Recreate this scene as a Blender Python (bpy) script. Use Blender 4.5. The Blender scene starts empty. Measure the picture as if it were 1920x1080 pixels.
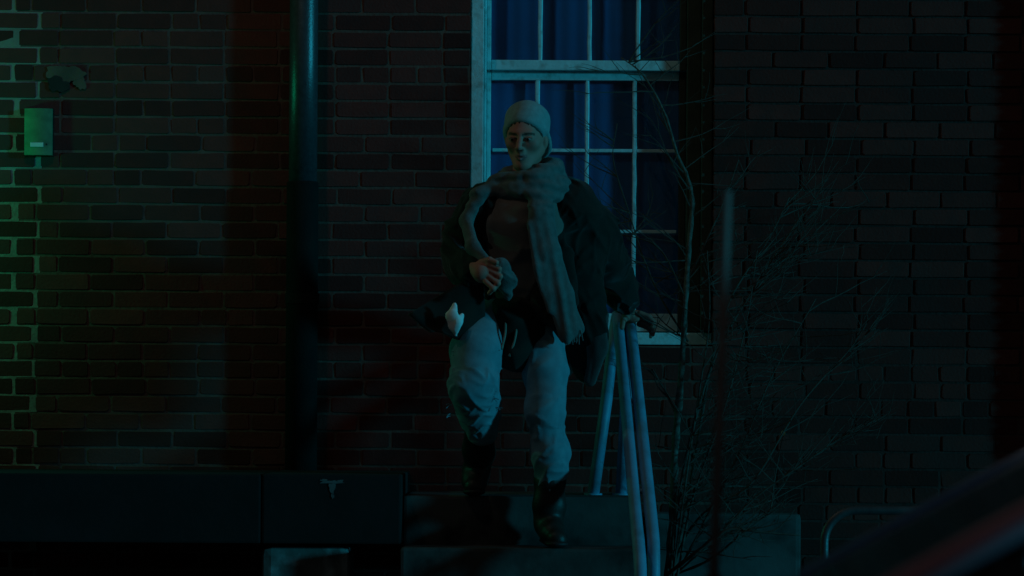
import bpy, bmesh, math, random
import numpy as np
from mathutils import Vector, Matrix
R_ = math.radians
rng = random.Random(7)
scn = bpy.context.scene
col = scn.collection

# ------------------------------------------------------------------ camera
ZC, DIST, FPX, HOR, ROLL = 1.12, 12.0, 5808.0, 790.0, R_(0.35)
cam_d = bpy.data.cameras.new('camera')
cam = bpy.data.objects.new('camera', cam_d); col.objects.link(cam)
cam.location = (0, -DIST, ZC)
cam.rotation_euler = (R_(90), -ROLL, 0)
cam_d.sensor_width = 36.0
cam_d.lens = 36.0 * FPX / 1920.0
cam_d.shift_y = (HOR - 540.0) / 1920.0
cam_d.clip_start = 0.1; cam_d.clip_end = 2000
cam_d.dof.use_dof = True
cam_d.dof.focus_distance = 11.5
cam_d.dof.aperture_fstop = 5.6
scn.camera = cam

# ------------------------------------------------------------------ sky and the one distant light
SX, SY, SZ = -2.2, 1.0, -0.26           # travel of the street light's rays
wld = bpy.data.worlds.new('World'); scn.world = wld; wld.use_nodes = True
wn = wld.node_tree; wn.nodes.clear()
sky = wn.nodes.new('ShaderNodeTexSky'); sky.sky_type = 'NISHITA'; sky.sun_disc = False
sky.sun_elevation = math.atan2(-SZ, math.hypot(SX, SY))
sky.sun_rotation = math.atan2(-SX, -SY)
tint = wn.nodes.new('ShaderNodeMix'); tint.data_type = 'RGBA'; tint.blend_type = 'MIX'
tint.inputs[0].default_value = 0.85
tint.inputs[7].default_value = (3.6, 4.5, 4.8, 1)
bg = wn.nodes.new('ShaderNodeBackground'); bg.inputs[1].default_value = 0.0052
wo = wn.nodes.new('ShaderNodeOutputWorld')
wn.links.new(sky.outputs[0], tint.inputs[6]); wn.links.new(tint.outputs[2], bg.inputs[0]); wn.links.new(bg.outputs[0], wo.inputs[0])

sun_d = bpy.data.lights.new('sun', 'SUN'); sun = bpy.data.objects.new('sun', sun_d); col.objects.link(sun)
sun_d.energy = 0.98; sun_d.color = (0.02, 0.68, 1.0); sun_d.angle = R_(3.8)
sun.location = (14, -9, 4)
sun.rotation_euler = Vector((SX, SY, SZ)).to_track_quat('-Z', 'Y').to_euler()

scn.view_settings.view_transform = 'Standard'; scn.view_settings.look = 'None'
scn.view_settings.exposure = 0; scn.view_settings.gamma = 1
scn.render.engine = 'CYCLES'

# ------------------------------------------------------------------ helpers
def PX(px, py, d=0.0):
    """pixel of the 1920x1080 photograph at depth d in front of the wall -> world point"""
    dx, dy = px - 960.0, HOR - py
    c, s = math.cos(ROLL), math.sin(ROLL)
    k = (DIST - d) / FPX
    return Vector(((dx * c - dy * s) * k, -d, ZC + (dx * s + dy * c) * k))

def tag(o, label=None, cat=None, group=None, kind=None):
    if label: o['label'] = label
    if cat: o['category'] = cat
    if group: o['group'] = group
    if kind: o['kind'] = kind
    return o

def empty(name, loc, label=None, cat=None, parent=None, group=None):
    o = bpy.data.objects.new(name, None); col.objects.link(o); o.empty_display_size = 0.1
    o.location = loc
    if parent: set_parent(o, parent)
    return tag(o, label, cat, group)

def set_parent(o, p):
    o.parent = p
    o.matrix_parent_inverse = p_world(p).inverted()

def p_world(p):
    m = p.matrix_basis.copy()
    if p.parent: m = p_world(p.parent) @ p.matrix_parent_inverse @ m
    return m

def link_mesh(name, me, mats, parent=None, smooth=False):
    o = bpy.data.objects.new(name, me); col.objects.link(o)
    for m in (mats if isinstance(mats, (list, tuple)) else [mats]):
        if len(me.materials) < (len(mats) if isinstance(mats, (list, tuple)) else 1): me.materials.append(m)
    if smooth: me.polygons.foreach_set('use_smooth', [True] * len(me.polygons))
    if parent: set_parent(o, parent)
    return o

class MB:
    """collects verts and faces for ONE mesh object"""
    def __init__(s): s.v = []; s.f = []; s.mi = []
    def add(s, v, f, mi=0):
        n = len(s.v); s.v += [tuple(p) for p in v]; s.f += [tuple(i + n for i in q) for q in f]; s.mi += [mi] * len(f); return s
    def box(s, lo, hi, bev=0.0, mi=0):
        (x0, y0, z0), (x1, y1, z1) = lo, hi
        if bev <= 0:
            v = [(x0,y0,z0),(x1,y0,z0),(x1,y1,z0),(x0,y1,z0),(x0,y0,z1),(x1,y0,z1),(x1,y1,z1),(x0,y1,z1)]
            f = [(0,3,2,1),(4,5,6,7),(0,1,5,4),(1,2,6,5),(2,3,7,6),(3,0,4,7)]
            return s.add(v, f, mi)
        bm = bmesh.new(); bmesh.ops.create_cube(bm, size=1)
        for p in bm.verts: p.co = Vector(((x0+x1)/2 + p.co.x*(x1-x0), (y0+y1)/2 + p.co.y*(y1-y0), (z0+z1)/2 + p.co.z*(z1-z0)))
        bmesh.ops.bevel(bm, geom=list(bm.edges), offset=bev, segments=2, affect='EDGES', profile=0.6)
        bm.verts.index_update()
        s.add([p.co for p in bm.verts], [[p.index for p in q.verts] for q in bm.faces], mi); bm.free(); return s
    def tube(s, pts, rad, n=10, cap=True, mi=0):
        pts = [Vector(p) for p in pts]; m = len(pts)
        rad = rad if isinstance(rad, (list, tuple)) else [rad] * m
        base = len(s.v); up = None; V = []; F = []
        for i, p in enumerate(pts):
            t = (pts[min(i+1, m-1)] - pts[max(i-1, 0)]).normalized()
            if up is None:
                up = Vector((0,0,1)) if abs(t.z) < 0.9 else Vector((1,0,0))
            a = (up - t * up.dot(t)).normalized(); b = t.cross(a); up = a
            for k in range(n):
                an = 2*math.pi*k/n
                V.append(p + (a*math.cos(an) + b*math.sin(an)) * rad[i])
        for i in range(m-1):
            for k in range(n):
                k2 = (k+1) % n
                F.append((i*n+k, i*n+k2, (i+1)*n+k2, (i+1)*n+k))
        if cap:
            F.append(tuple(range(n-1, -1, -1))); F.append(tuple((m-1)*n + k for k in range(n)))
        return s.add(V, F, mi)
    def prism(s, poly, y0, y1, mi=0, plane='xz'):
        n = len(poly)
        if plane == 'xz': mk = lambda p, y: (p[0], y, p[1])
        elif plane == 'xy': mk = lambda p, y: (p[0], p[1], y)
        V = [mk(p, y0) for p in poly] + [mk(p, y1) for p in poly]
        F = [tuple(range(n)), tuple(range(2*n-1, n-1, -1))] + [(i, n+i, n+(i+1)%n, (i+1)%n) for i in range(n)]
        return s.add(V, F, mi)
    def mesh(s, name):
        me = bpy.data.meshes.new(name); me.from_pydata(s.v, [], s.f)
        if any(s.mi): me.polygons.foreach_set('material_index', s.mi)
        bm = bmesh.new(); bm.from_mesh(me); bmesh.ops.recalc_face_normals(bm, faces=bm.faces); bm.to_mesh(me); bm.free()
        me.update(); return me
    def build(s, name, mats, parent=None, smooth=False):
        return link_mesh(name, s.mesh(name), mats, parent, smooth)

def smooth_path(pts, n=6):
    pts = [Vector(p) for p in pts]; out = []
    P = [pts[0]*2 - pts[1]] + pts + [pts[-1]*2 - pts[-2]]
    for i in range(1, len(P)-2):
        for k in range(n):
            t = k / n; a, b, c, d = P[i-1], P[i], P[i+1], P[i+2]
            out.append(0.5*((2*b) + (c-a)*t + (2*a-5*b+4*c-d)*t*t + (3*b-a-3*c+d)*t*t*t))
    out.append(pts[-1]); return out

# ------------------------------------------------------------------ materials
def new_mat(name):
    m = bpy.data.materials.new(name); m.use_nodes = True
    nt = m.node_tree; nt.nodes.clear()
    o = nt.nodes.new('ShaderNodeOutputMaterial'); b = nt.nodes.new('ShaderNodeBsdfPrincipled')
    nt.links.new(b.outputs[0], o.inputs[0]); return m, nt, b

def surf(name, c1, c2, rough=0.8, scale=8.0, detail=6.0, bump=0.0, bscale=60.0, metal=0.0, spec=0.3, obj_rand=0.0, attr=None, bdist=0.004, coat=0.0, stain=None, sscale=2.0):
    """two-tone noise colour, optional per-object tint and fine relief"""
    m, nt, b = new_mat(name); N = nt.nodes.new; L = nt.links.new
    g = N('ShaderNodeNewGeometry')
    n1 = N('ShaderNodeTexNoise'); n1.inputs['Scale'].default_value = scale; n1.inputs['Detail'].default_value = detail
    L(g.outputs['Position'], n1.inputs['Vector'])
    rmp = N('ShaderNodeMapRange'); rmp.inputs[1].default_value = 0.3; rmp.inputs[2].default_value = 0.7
    L(n1.outputs[0], rmp.inputs[0])
    mx = N('ShaderNodeMix'); mx.data_type = 'RGBA'
    mx.inputs[6].default_value = (*c1, 1); mx.inputs[7].default_value = (*c2, 1)
    L(rmp.outputs[0], mx.inputs[0]); out = mx.outputs[2]
    if stain:
        n3 = N('ShaderNodeTexNoise'); n3.inputs['Scale'].default_value = sscale; n3.inputs['Detail'].default_value = 7
        L(g.outputs['Position'], n3.inputs['Vector'])
        r3 = N('ShaderNodeMapRange'); r3.inputs[1].default_value = 0.52; r3.inputs[2].default_value = 0.68; L(n3.outputs[0], r3.inputs[0])
        m3 = N('ShaderNodeMix'); m3.data_type = 'RGBA'; m3.inputs[7].default_value = (*stain, 1)
        L(r3.outputs[0], m3.inputs[0]); L(out, m3.inputs[6]); out = m3.outputs[2]
    if obj_rand or attr:
        if attr:
            rn = N('ShaderNodeAttribute'); rn.attribute_name = attr; rv = rn.outputs['Fac']
        else:
            rn = N('ShaderNodeObjectInfo'); rv = rn.outputs['Random']
        r2 = N('ShaderNodeMapRange'); amt = obj_rand or 0.5
        r2.inputs[3].default_value = 1 - amt; r2.inputs[4].default_value = 1 + amt; L(rv, r2.inputs[0])
        m2 = N('ShaderNodeMix'); m2.data_type = 'RGBA'; m2.blend_type = 'MULTIPLY'; m2.inputs[0].default_value = 1
        L(out, m2.inputs[6]); L(r2.outputs[0], m2.inputs[7]); out = m2.outputs[2]
    L(out, b.inputs['Base Color'])
    b.inputs['Roughness'].default_value = rough; b.inputs['Metallic'].default_value = metal
    b.inputs['Specular IOR Level'].default_value = spec; b.inputs['Coat Weight'].default_value = coat
    if bump:
        n2 = N('ShaderNodeTexNoise'); n2.inputs['Scale'].default_value = bscale; n2.inputs['Detail'].default_value = 5
        L(g.outputs['Position'], n2.inputs['Vector'])
        bp = N('ShaderNodeBump'); bp.inputs['Strength'].default_value = bump; bp.inputs['Distance'].default_value = bdist
        L(n2.outputs[0], bp.inputs['Height']); L(bp.outputs[0], b.inputs['Normal'])
    return m

M = {}
M['brick'] = surf('brick', (0.130, 0.030, 0.023), (0.095, 0.026, 0.021), 0.9, 14, bump=0.5, bscale=90, obj_rand=0.38, spec=0.15, stain=(0.09, 0.030, 0.025), sscale=3.5)
M['brickwork'] = surf('brickwork', (0.130, 0.030, 0.023), (0.095, 0.026, 0.021), 0.9, 14, bump=0.5, bscale=90, obj_rand=0.38, attr='tint', spec=0.15, stain=(0.09, 0.030, 0.025), sscale=3.5)
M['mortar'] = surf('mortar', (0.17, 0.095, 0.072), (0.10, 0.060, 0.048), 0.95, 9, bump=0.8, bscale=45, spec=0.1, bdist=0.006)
M['new_mortar'] = surf('new_mortar', (0.30, 0.24, 0.20), (0.20, 0.16, 0.14), 0.95, 9, bump=0.8, bscale=45, spec=0.1, bdist=0.006)  # pale pointing, part of the green light's brightness put into its colour
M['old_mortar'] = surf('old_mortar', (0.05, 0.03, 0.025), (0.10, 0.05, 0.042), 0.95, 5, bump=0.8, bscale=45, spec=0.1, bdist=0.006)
M['concrete'] = surf('concrete', (0.14, 0.137, 0.13), (0.07, 0.07, 0.067), 0.92, 5, bump=0.5, bscale=30, spec=0.15, stain=(0.035, 0.035, 0.032), sscale=5)
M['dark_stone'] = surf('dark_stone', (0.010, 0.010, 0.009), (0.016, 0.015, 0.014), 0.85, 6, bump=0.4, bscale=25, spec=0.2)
M['step_stone'] = surf('step_stone', (0.095, 0.09, 0.082), (0.045, 0.045, 0.042), 0.9, 6, bump=0.5, bscale=30, spec=0.2, stain=(0.018, 0.018, 0.017), sscale=5)
M['pale_stone'] = surf('pale_stone', (0.2, 0.19, 0.175), (0.09, 0.088, 0.08), 0.9, 9, bump=0.7, bscale=25, spec=0.15, stain=(0.3, 0.3, 0.29), sscale=14)
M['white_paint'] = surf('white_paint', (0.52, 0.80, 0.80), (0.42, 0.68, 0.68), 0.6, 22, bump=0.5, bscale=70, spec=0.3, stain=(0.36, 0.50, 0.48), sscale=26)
M['asphalt'] = surf('asphalt', (0.04, 0.04, 0.042), (0.058, 0.057, 0.056), 0.85, 3, bump=0.6, bscale=120, spec=0.3)
M['pavement'] = surf('pavement', (0.12, 0.118, 0.112), (0.075, 0.073, 0.07), 0.9, 2.5, bump=0.4, bscale=60, spec=0.2)
M['pipe_paint'] = surf('pipe_paint', (0.05, 0.055, 0.06), (0.03, 0.034, 0.038), 0.36, 60, bump=0.5, bscale=170, spec=0.7, bdist=0.002)
M['iron'] = surf('iron', (0.010, 0.009, 0.009), (0.018, 0.014, 0.012), 0.9, 12, bump=0.4, bscale=110, spec=0.08)
M['rail_paint'] = surf('rail_paint', (0.16, 0.36, 0.50), (0.12, 0.28, 0.40), 0.5, 14, bump=0.2, bscale=120, spec=0.4, stain=(0.12, 0.24, 0.32), sscale=11)
M['box_metal'] = surf('box_metal', (0.13, 0.29, 0.15), (0.06, 0.14, 0.07), 0.6, 16, bump=0.1, bscale=80, spec=0.5, metal=0.3)
M['label_plate'] = surf('label_plate', (0.6, 0.62, 0.58), (0.5, 0.52, 0.5), 0.4, 30)
M['black'] = surf('black', (0.012, 0.012, 0.012), (0.018, 0.018, 0.018), 0.6, 30)
M['curtain'] = surf('curtain', (0.008, 0.19, 0.36), (0.006, 0.12, 0.23), 0.9, 2.2, detail=4, spec=0.05)
M['dark_wood'] = surf('dark_wood', (0.06, 0.065, 0.045), (0.035, 0.04, 0.028), 0.75, 14, bump=0.3, bscale=80)  # right-hand window frame, shade of the reveal put into the wood colour
M['bark'] = surf('bark', (0.17, 0.165, 0.14), (0.06, 0.055, 0.045), 0.85, 40, bump=0.5, bscale=120, spec=0.15)
M['dark_bark'] = surf('dark_bark', (0.10, 0.09, 0.075), (0.06, 0.052, 0.042), 0.9, 40, bump=0.5, bscale=120, spec=0.1)
M['leaf'] = surf('leaf', (0.35, 0.2, 0.08), (0.2, 0.12, 0.05), 0.8, 60)
# window glass: clear where it faces you, mirror at a glance
def glass_mat(name, tintc, refl=0.9):
    m = bpy.data.materials.new(name); m.use_nodes = True; nt = m.node_tree; nt.nodes.clear(); N = nt.nodes.new; L = nt.links.new
    o = N('ShaderNodeOutputMaterial'); t = N('ShaderNodeBsdfTransparent'); t.inputs[0].default_value = (*tintc, 1)
    gl = N('ShaderNodeBsdfGlossy'); gl.inputs['Roughness'].default_value = 0.06
    fr = N('ShaderNodeLayerWeight'); pw = N('ShaderNodeMath'); pw.operation = 'POWER'; pw.inputs[1].default_value = 5
    L(fr.outputs['Facing'], pw.inputs[0])
    mm = N('ShaderNodeMath'); mm.operation = 'MULTIPLY_ADD'; mm.inputs[1].default_value = refl; mm.inputs[2].default_value = .035
    L(pw.outputs[0], mm.inputs[0])
    mx = N('ShaderNodeMixShader'); L(mm.outputs[0], mx.inputs[0]); L(t.outputs[0], mx.inputs[1]); L(gl.outputs[0], mx.inputs[2]); L(mx.outputs[0], o.inputs[0]); return m
M['glass'] = glass_mat('glass', (0.85, 0.9, 0.95))
M['car_glass'] = glass_mat('car_glass', (0.25, 0.27, 0.28))
def emit_mat(name, c, s):
    m = bpy.data.materials.new(name); m.use_nodes = True; nt = m.node_tree; nt.nodes.clear()
    o = nt.nodes.new('ShaderNodeOutputMaterial'); e = nt.nodes.new('ShaderNodeEmission'); e.inputs[0].default_value = (*c, 1); e.inputs[1].default_value = s
    t = nt.nodes.new('ShaderNodeBsdfTransparent'); ad = nt.nodes.new('ShaderNodeAddShader')     # clear glowing glass
    nt.links.new(e.outputs[0], ad.inputs[0]); nt.links.new(t.outputs[0], ad.inputs[1]); nt.links.new(ad.outputs[0], o.inputs[0]); return m

# ------------------------------------------------------------------ the ground
SW = 0.137                                   # pavement level; the road is at 0
def sheet(name, x0, x1, y0, y1, z, mat, thick=0.0):
    b = MB()
    if thick: b.box((x0, y0, z - thick), (x1, y1, z), 0)
    else: b.add([(x0,y0,z),(x1,y0,z),(x1,y1,z),(x0,y1,z)], [(0,1,2,3)])
    return tag(b.build(name, mat), kind='structure')
sheet('road', -400, 400, -400, 400, 0.0, M['asphalt'])
sheet('pavement', -60, 60, -4.6, 0.6, SW, M['pavement'], 0.13)
sheet('pavement', -60, 60, -16.0, -10.4, SW, M['pavement'], 0.13)
for y0, y1 in ((-4.78, -4.604), (-10.396, -10.22)):
    kb = empty('kerb', (0, (y0+y1)/2, 0)); tag(kb, kind='structure')
    kme = MB().box((-0.597, y0, 0.002), (0.597, y1, SW + 0.004), 0.018).mesh('kerb_stone')
    for i in range(-12, 13):
        o = link_mesh('kerb_stone', kme, M['concrete'], None); o.location = (i * 1.2, 0, rng.uniform(-.003, .003)); set_parent(o, kb)

# ------------------------------------------------------------------ the brick building
BW, BH, JT = 0.2128, 0.0674, 0.0092          # brick pitch, course pitch, joint
OPX0, OPX1 = PX(881, 330).x, PX(1338, 330).x   # window opening
OPZ0, OPZ1 = PX(960, 647).z, PX(960, -420).z
WX0, WX1, WZ1 = -3.6, 3.4, 4.3
bld = empty('brick_building', (0, 0.15, 0), 'old dark red brick building wall with tall white sash window', 'building')
wb = MB()
B = 0.0034                                     # mortar sits behind the brick faces
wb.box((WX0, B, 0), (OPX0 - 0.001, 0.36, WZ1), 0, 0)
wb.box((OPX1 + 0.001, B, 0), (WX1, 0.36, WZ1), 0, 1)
wb.box((OPX0, B + 0.001, 0), (OPX1, 0.36, OPZ0), 0, 0)
wb.box((OPX0, B + 0.001, OPZ1), (OPX1, 0.36, WZ1), 0, 0)
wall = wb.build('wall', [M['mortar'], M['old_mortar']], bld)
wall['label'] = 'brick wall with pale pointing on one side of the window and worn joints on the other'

def brick_mesh(w, h, seed, proud=0.006, depth=0.06):
    r = random.Random(seed); b = MB(); j = lambda a: r.uniform(-a, a)
    c = r.uniform(0.002, 0.008); hw, hh = w/2, h/2; e = 0.0016
    P = [(-hw+c, -hh), (-hw*0.1, -hh), (hw-c, -hh), (hw, -hh+c), (hw, hh-c), (hw-c, hh), (hw*0.1, hh), (-hw+c, hh), (-hw, hh-c), (-hw, -hh+c)]
    P = [(x + j(e), z + j(e)) for x, z in P]
    bv = 0.0022; n = len(P); tl = j(0.0015); tz = j(0.0012)
    V = [(x, depth, z) for x, z in P] + [(x, bv, z) for x, z in P]
    V += [(x*(1-bv/hw), tl*x/hw + tz*z/hh + r.uniform(-.0005, .0005), z*(1-bv*0.8/hh)) for x, z in P]
    F = []
    for i in range(n):
        k = (i+1) % n
        F += [(i, k, n+k, n+i), (n+i, n+k, 2*n+k, 2*n+i)]
    F.append(tuple(range(2*n, 3*n)))
    return b.add(V, F)

np_ = MB()                                    # paler pointing up to the toothed seam, light falling there put into its colour
cand = []                                     # (x0, x1, zc, proud, region)
zrow0 = PX(960, 191).z - 0.0
k0 = int((zrow0 - 0.0) / BH)
zbase = zrow0 - k0 * BH
row = 0
z = zbase - BH
while z < WZ1:
    zc = z + BH/2
    ins = z + BH > OPZ0 + 0.01 and z < OPZ1 - 0.01
    ph = (0.0 if row % 2 else 0.5) * BW + rng.uniform(-.012, .012)
    header = rng.random() < 0.07
    # left of the toothed seam
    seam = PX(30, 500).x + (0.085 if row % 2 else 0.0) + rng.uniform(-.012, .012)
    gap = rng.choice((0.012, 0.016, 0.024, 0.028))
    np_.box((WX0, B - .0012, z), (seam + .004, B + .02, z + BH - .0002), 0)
    x = seam - gap
    while x > WX0 + 0.1:
        w = BW + rng.uniform(-.006, .006); cand.append((x - w + JT, x, zc, 'L')); x -= w
    def run(xa, xb, reg):
        x = xa; first = True; out = []
        ref = PX(117, 207).x + ph
        nxt = ref + math.floor((xa - ref) / BW + 1.0) * BW
        if nxt - xa < 0.06: nxt += BW if rng.random() < .4 else BW/2
        while x < xb - 0.03:
            e_ = nxt + rng.uniform(-.004, .004)
            if xb - e_ < 0.045: e_ = xb
            if (header or rng.random() < 0.035) and e_ - x > 0.18 and reg == 'L':
                mid = x + (e_ - x)*0.5; out.append((x, mid - JT, zc, reg)); out.append((mid, e_ - JT, zc, reg))
            else: out.append((x, e_ - JT if e_ < xb else e_, zc, reg))
            x = e_; nxt += BW
        return out
    if ins:
        cand += run(seam, OPX0, 'L'); cand += run(OPX1, WX1, 'R')
    else:
        cand += run(seam, WX1, 'L')
    z += BH; row += 1

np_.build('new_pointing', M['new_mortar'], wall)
def vis(c):
    x = (c[0]+c[1])/2; px = 960 + x*484; py = HOR - (c[2]-ZC)*484
    if not (-20 < px < 1940 and -10 < py < 1040): return -1
    if 540 < px < 596 or (850 < px < 1190 and 190 < py): return -1
    if px < 752 and py > 890: return -1
    if px < 880: return 10 - abs(px - 480)/4000
    return 6 - (px-880)/600 + (1 if py < 620 else 0)
order = sorted(range(len(cand)), key=lambda i: -vis(cand[i]))
chosen = set(order[:300])
full = [brick_mesh(BW - JT, BH - JT, 100+s).mesh('brick') for s in range(12)]
half = [brick_mesh(BW/2 - JT, BH - JT, 200+s).mesh('brick') for s in range(6)]
for me in full + half: me.materials.append(M['brick'])
joined = {'L': MB(), 'R': MB()}; tints = {'L': [], 'R': []}
for i, (x0, x1, zc, reg) in enumerate(cand):
    w = x1 - x0; xc = (x0+x1)/2; yo = rng.uniform(-.0012, .0012) - (0.0035 if reg == 'R' else 0.0)
    if i in chosen:
        big = w > 0.15; me = rng.choice(full if big else half)
        o = bpy.data.objects.new('brick', me); col.objects.link(o)
        o.location = (xc, yo, zc + rng.uniform(-.0008, .0008)); o.scale = (w / ((BW if big else BW/2) - JT), 1, 1)
        o.rotation_euler = (0, R_(rng.uniform(-.35, .35)), 0)
        set_parent(o, wall)
    else:
        b = brick_mesh(w, BH - JT, 1000 + i); n = len(b.f)
        joined[reg].add([(v[0]+xc, v[1]+yo, v[2]+zc) for v in b.v], b.f)
        tints[reg] += [rng.random()] * n
for reg in 'LR':
    o = joined[reg].build('brickwork', M['brickwork'], wall); tag(o, kind='stuff')
    at = o.data.attributes.new('tint', 'FLOAT', 'FACE'); at.data.foreach_set('value', tints[reg])
# the mortar smear with a hole above the intercom
rr = random.Random(5); smear = MB()
cx, cz = PX(120, 146).x, PX(120, 146).z
out = []
def ragged(cx, cz, rx, rz, n, amp, seed, k=484):
    r0 = random.Random(seed); ph = [r0.uniform(0, 6.28) for _ in range(6)]; o = []
    for i in range(n):
        a = 2*math.pi*i/n; q = 1 + amp*(math.sin(2*a + ph[0]) + .8*math.sin(3*a + ph[1]) + .6*math.sin(5*a + ph[2]) + .5*math.sin(8*a + ph[3]) + .4*math.sin(13*a + ph[4]))*.5
        o.append((cx + rx*q*math.cos(a)/k, cz + rz*q*math.sin(a)/k))
    return o
out = ragged(cx + .002, cz + .014, 33, 18, 40, .22, 4)
smear.prism(out, -0.0065, 0.02)
o = smear.build('mortar_patch', M['mortar'], wall)
hole = MB(); hole.prism(ragged(cx - .022, cz - .026, 19, 15, 26, .3, 9), -0.0075, 0.02)
sm2 = MB(); sm2.prism(ragged(cx + .062, cz - .018, 11, 13, 22, .3, 12), -0.0055, 0.02); sm2.build('mortar_patch', M['mortar'], wall)
hole.build('hole', M['black'], wall)
# unseen pilaster added past the right edge to shade the wall, faced with bricks
pl = MB(); plx = 2.12
pl.box((plx, -0.11, 0), (plx + 0.45, B - 0.001, WZ1), 0)
pil = pl.build('pilaster', M['old_mortar'], bld)
pb = MB(); ptint = []
for r_ in range(int(WZ1 / BH)):
    zc = zbase - BH + (r_ + .5)*BH
    if zc > WZ1 - .05 or zc < .03: continue
    segs = [(plx - .006, plx + .2), (plx + .21, plx + .456)] if r_ % 2 else [(plx - .006, plx + .096), (plx + .106, plx + .31), (plx + .32, plx + .456)]
    for s0, s1 in segs:
        b = brick_mesh(s1 - s0, BH - JT, 5000 + r_*3 + int(s0*10)); pb.add([(v[0]+(s0+s1)/2, v[1]-.116, v[2]+zc) for v in b.v], b.f); ptint += [rng.random()]*len(b.f)
    for s0, s1 in ([(-.052, -.01)]):
        b = brick_mesh(s1 - s0, BH - JT, 7000 + r_*3 + int(s0*-10)); pb.add([(plx - .006 + v[1], (s0+s1)/2 - v[0], v[2]+zc) for v in b.v], b.f); ptint += [rng.random()]*len(b.f)
o = pb.build('brickwork', M['brickwork'], pil); tag(o, kind='stuff')
at = o.data.attributes.new('tint', 'FLOAT', 'FACE'); at.data.foreach_set('value', ptint)
# plinth of concrete at the foot of the wall on the right
p0, p1 = PX(1216, 1000, .16), PX(1502, 1000, .16); pz = PX(1350, 962, .16).z
pm = MB().box((p0.x, -.16, SW - .02), (p1.x, -.006, pz), 0.02)
pm.build('plinth', M['concrete'], bld)

# ------------------------------------------------------------------ sash window
win = empty('window', (0.3, 0.1, OPZ0), parent=bld)
win['label'] = 'tall white sash window of small panes backed by blue curtain'
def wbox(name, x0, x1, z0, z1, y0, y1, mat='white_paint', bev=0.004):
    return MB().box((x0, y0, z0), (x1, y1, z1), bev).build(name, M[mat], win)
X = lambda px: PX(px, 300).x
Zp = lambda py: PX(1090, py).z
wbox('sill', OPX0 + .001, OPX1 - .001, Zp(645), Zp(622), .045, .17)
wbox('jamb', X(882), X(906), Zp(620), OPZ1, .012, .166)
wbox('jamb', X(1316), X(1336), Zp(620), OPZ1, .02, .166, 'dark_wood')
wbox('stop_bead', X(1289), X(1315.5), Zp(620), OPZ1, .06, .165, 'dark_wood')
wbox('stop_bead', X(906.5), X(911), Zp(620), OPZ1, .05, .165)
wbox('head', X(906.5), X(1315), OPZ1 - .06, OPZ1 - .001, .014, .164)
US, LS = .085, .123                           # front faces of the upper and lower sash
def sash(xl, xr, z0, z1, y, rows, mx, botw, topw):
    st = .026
    wbox('stile', xl, xl + st*.62, z0, z1, y, y + .035); wbox('stile', xr - st, xr, z0, z1, y, y + .035, 'dark_wood')  # right stile takes the dark copy, its shade being in the colour
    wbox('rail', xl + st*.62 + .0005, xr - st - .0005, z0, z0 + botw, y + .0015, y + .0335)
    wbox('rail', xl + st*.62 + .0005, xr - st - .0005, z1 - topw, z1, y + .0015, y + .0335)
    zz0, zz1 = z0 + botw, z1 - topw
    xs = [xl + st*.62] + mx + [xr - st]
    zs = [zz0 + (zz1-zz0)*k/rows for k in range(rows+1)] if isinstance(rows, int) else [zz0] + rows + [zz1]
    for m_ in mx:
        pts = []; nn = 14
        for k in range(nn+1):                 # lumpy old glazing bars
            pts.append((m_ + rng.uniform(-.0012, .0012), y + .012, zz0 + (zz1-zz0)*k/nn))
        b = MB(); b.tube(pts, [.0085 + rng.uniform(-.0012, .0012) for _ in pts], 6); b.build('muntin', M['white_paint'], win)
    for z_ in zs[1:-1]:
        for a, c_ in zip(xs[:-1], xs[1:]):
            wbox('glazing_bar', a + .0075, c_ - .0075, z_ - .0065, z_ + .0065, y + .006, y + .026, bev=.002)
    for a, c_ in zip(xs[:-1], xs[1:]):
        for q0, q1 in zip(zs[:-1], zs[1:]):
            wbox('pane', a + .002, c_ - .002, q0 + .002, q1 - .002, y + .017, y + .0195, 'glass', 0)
zm = Zp(112)
rowh = (Zp(275) - Zp(428))
sash(X(911.5), X(1288.5), Zp(127), OPZ1 - .062, US, [Zp(112) + .31*k for k in (1, 2)], [X(1012), X(1105), X(1197)], Zp(108) - Zp(127), .05)
sash(X(911.5), X(1288.5), Zp(619), Zp(127), LS, [Zp(429.5), Zp(276.5)], [X(1008), X(1102), X(1192)], Zp(585) - Zp(619), .035)
cb = MB(); n = 90
cv = []
for k in range(n+1):
    xx = OPX0 + .02 + (OPX1 - OPX0 - .04)*k/n
    yy = .166
    cv += [(xx, yy, OPZ0 + .02), (xx, yy + .004*math.sin(k), OPZ1 - .03), (xx, yy + .004, OPZ0 + .02), (xx, yy + .004 + .004*math.sin(k), OPZ1 - .03)]
cf = []
for k in range(n):
    a = k*4; cf += [(a, a+4, a+5, a+1), (a+2, a+3, a+7, a+6)]
cb.add(cv, cf); cu = cb.build('curtain', M['curtain'], win, True)
wbox('room_back', OPX0, OPX1, OPZ0, OPZ1, .34, .37, 'black', 0)

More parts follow.
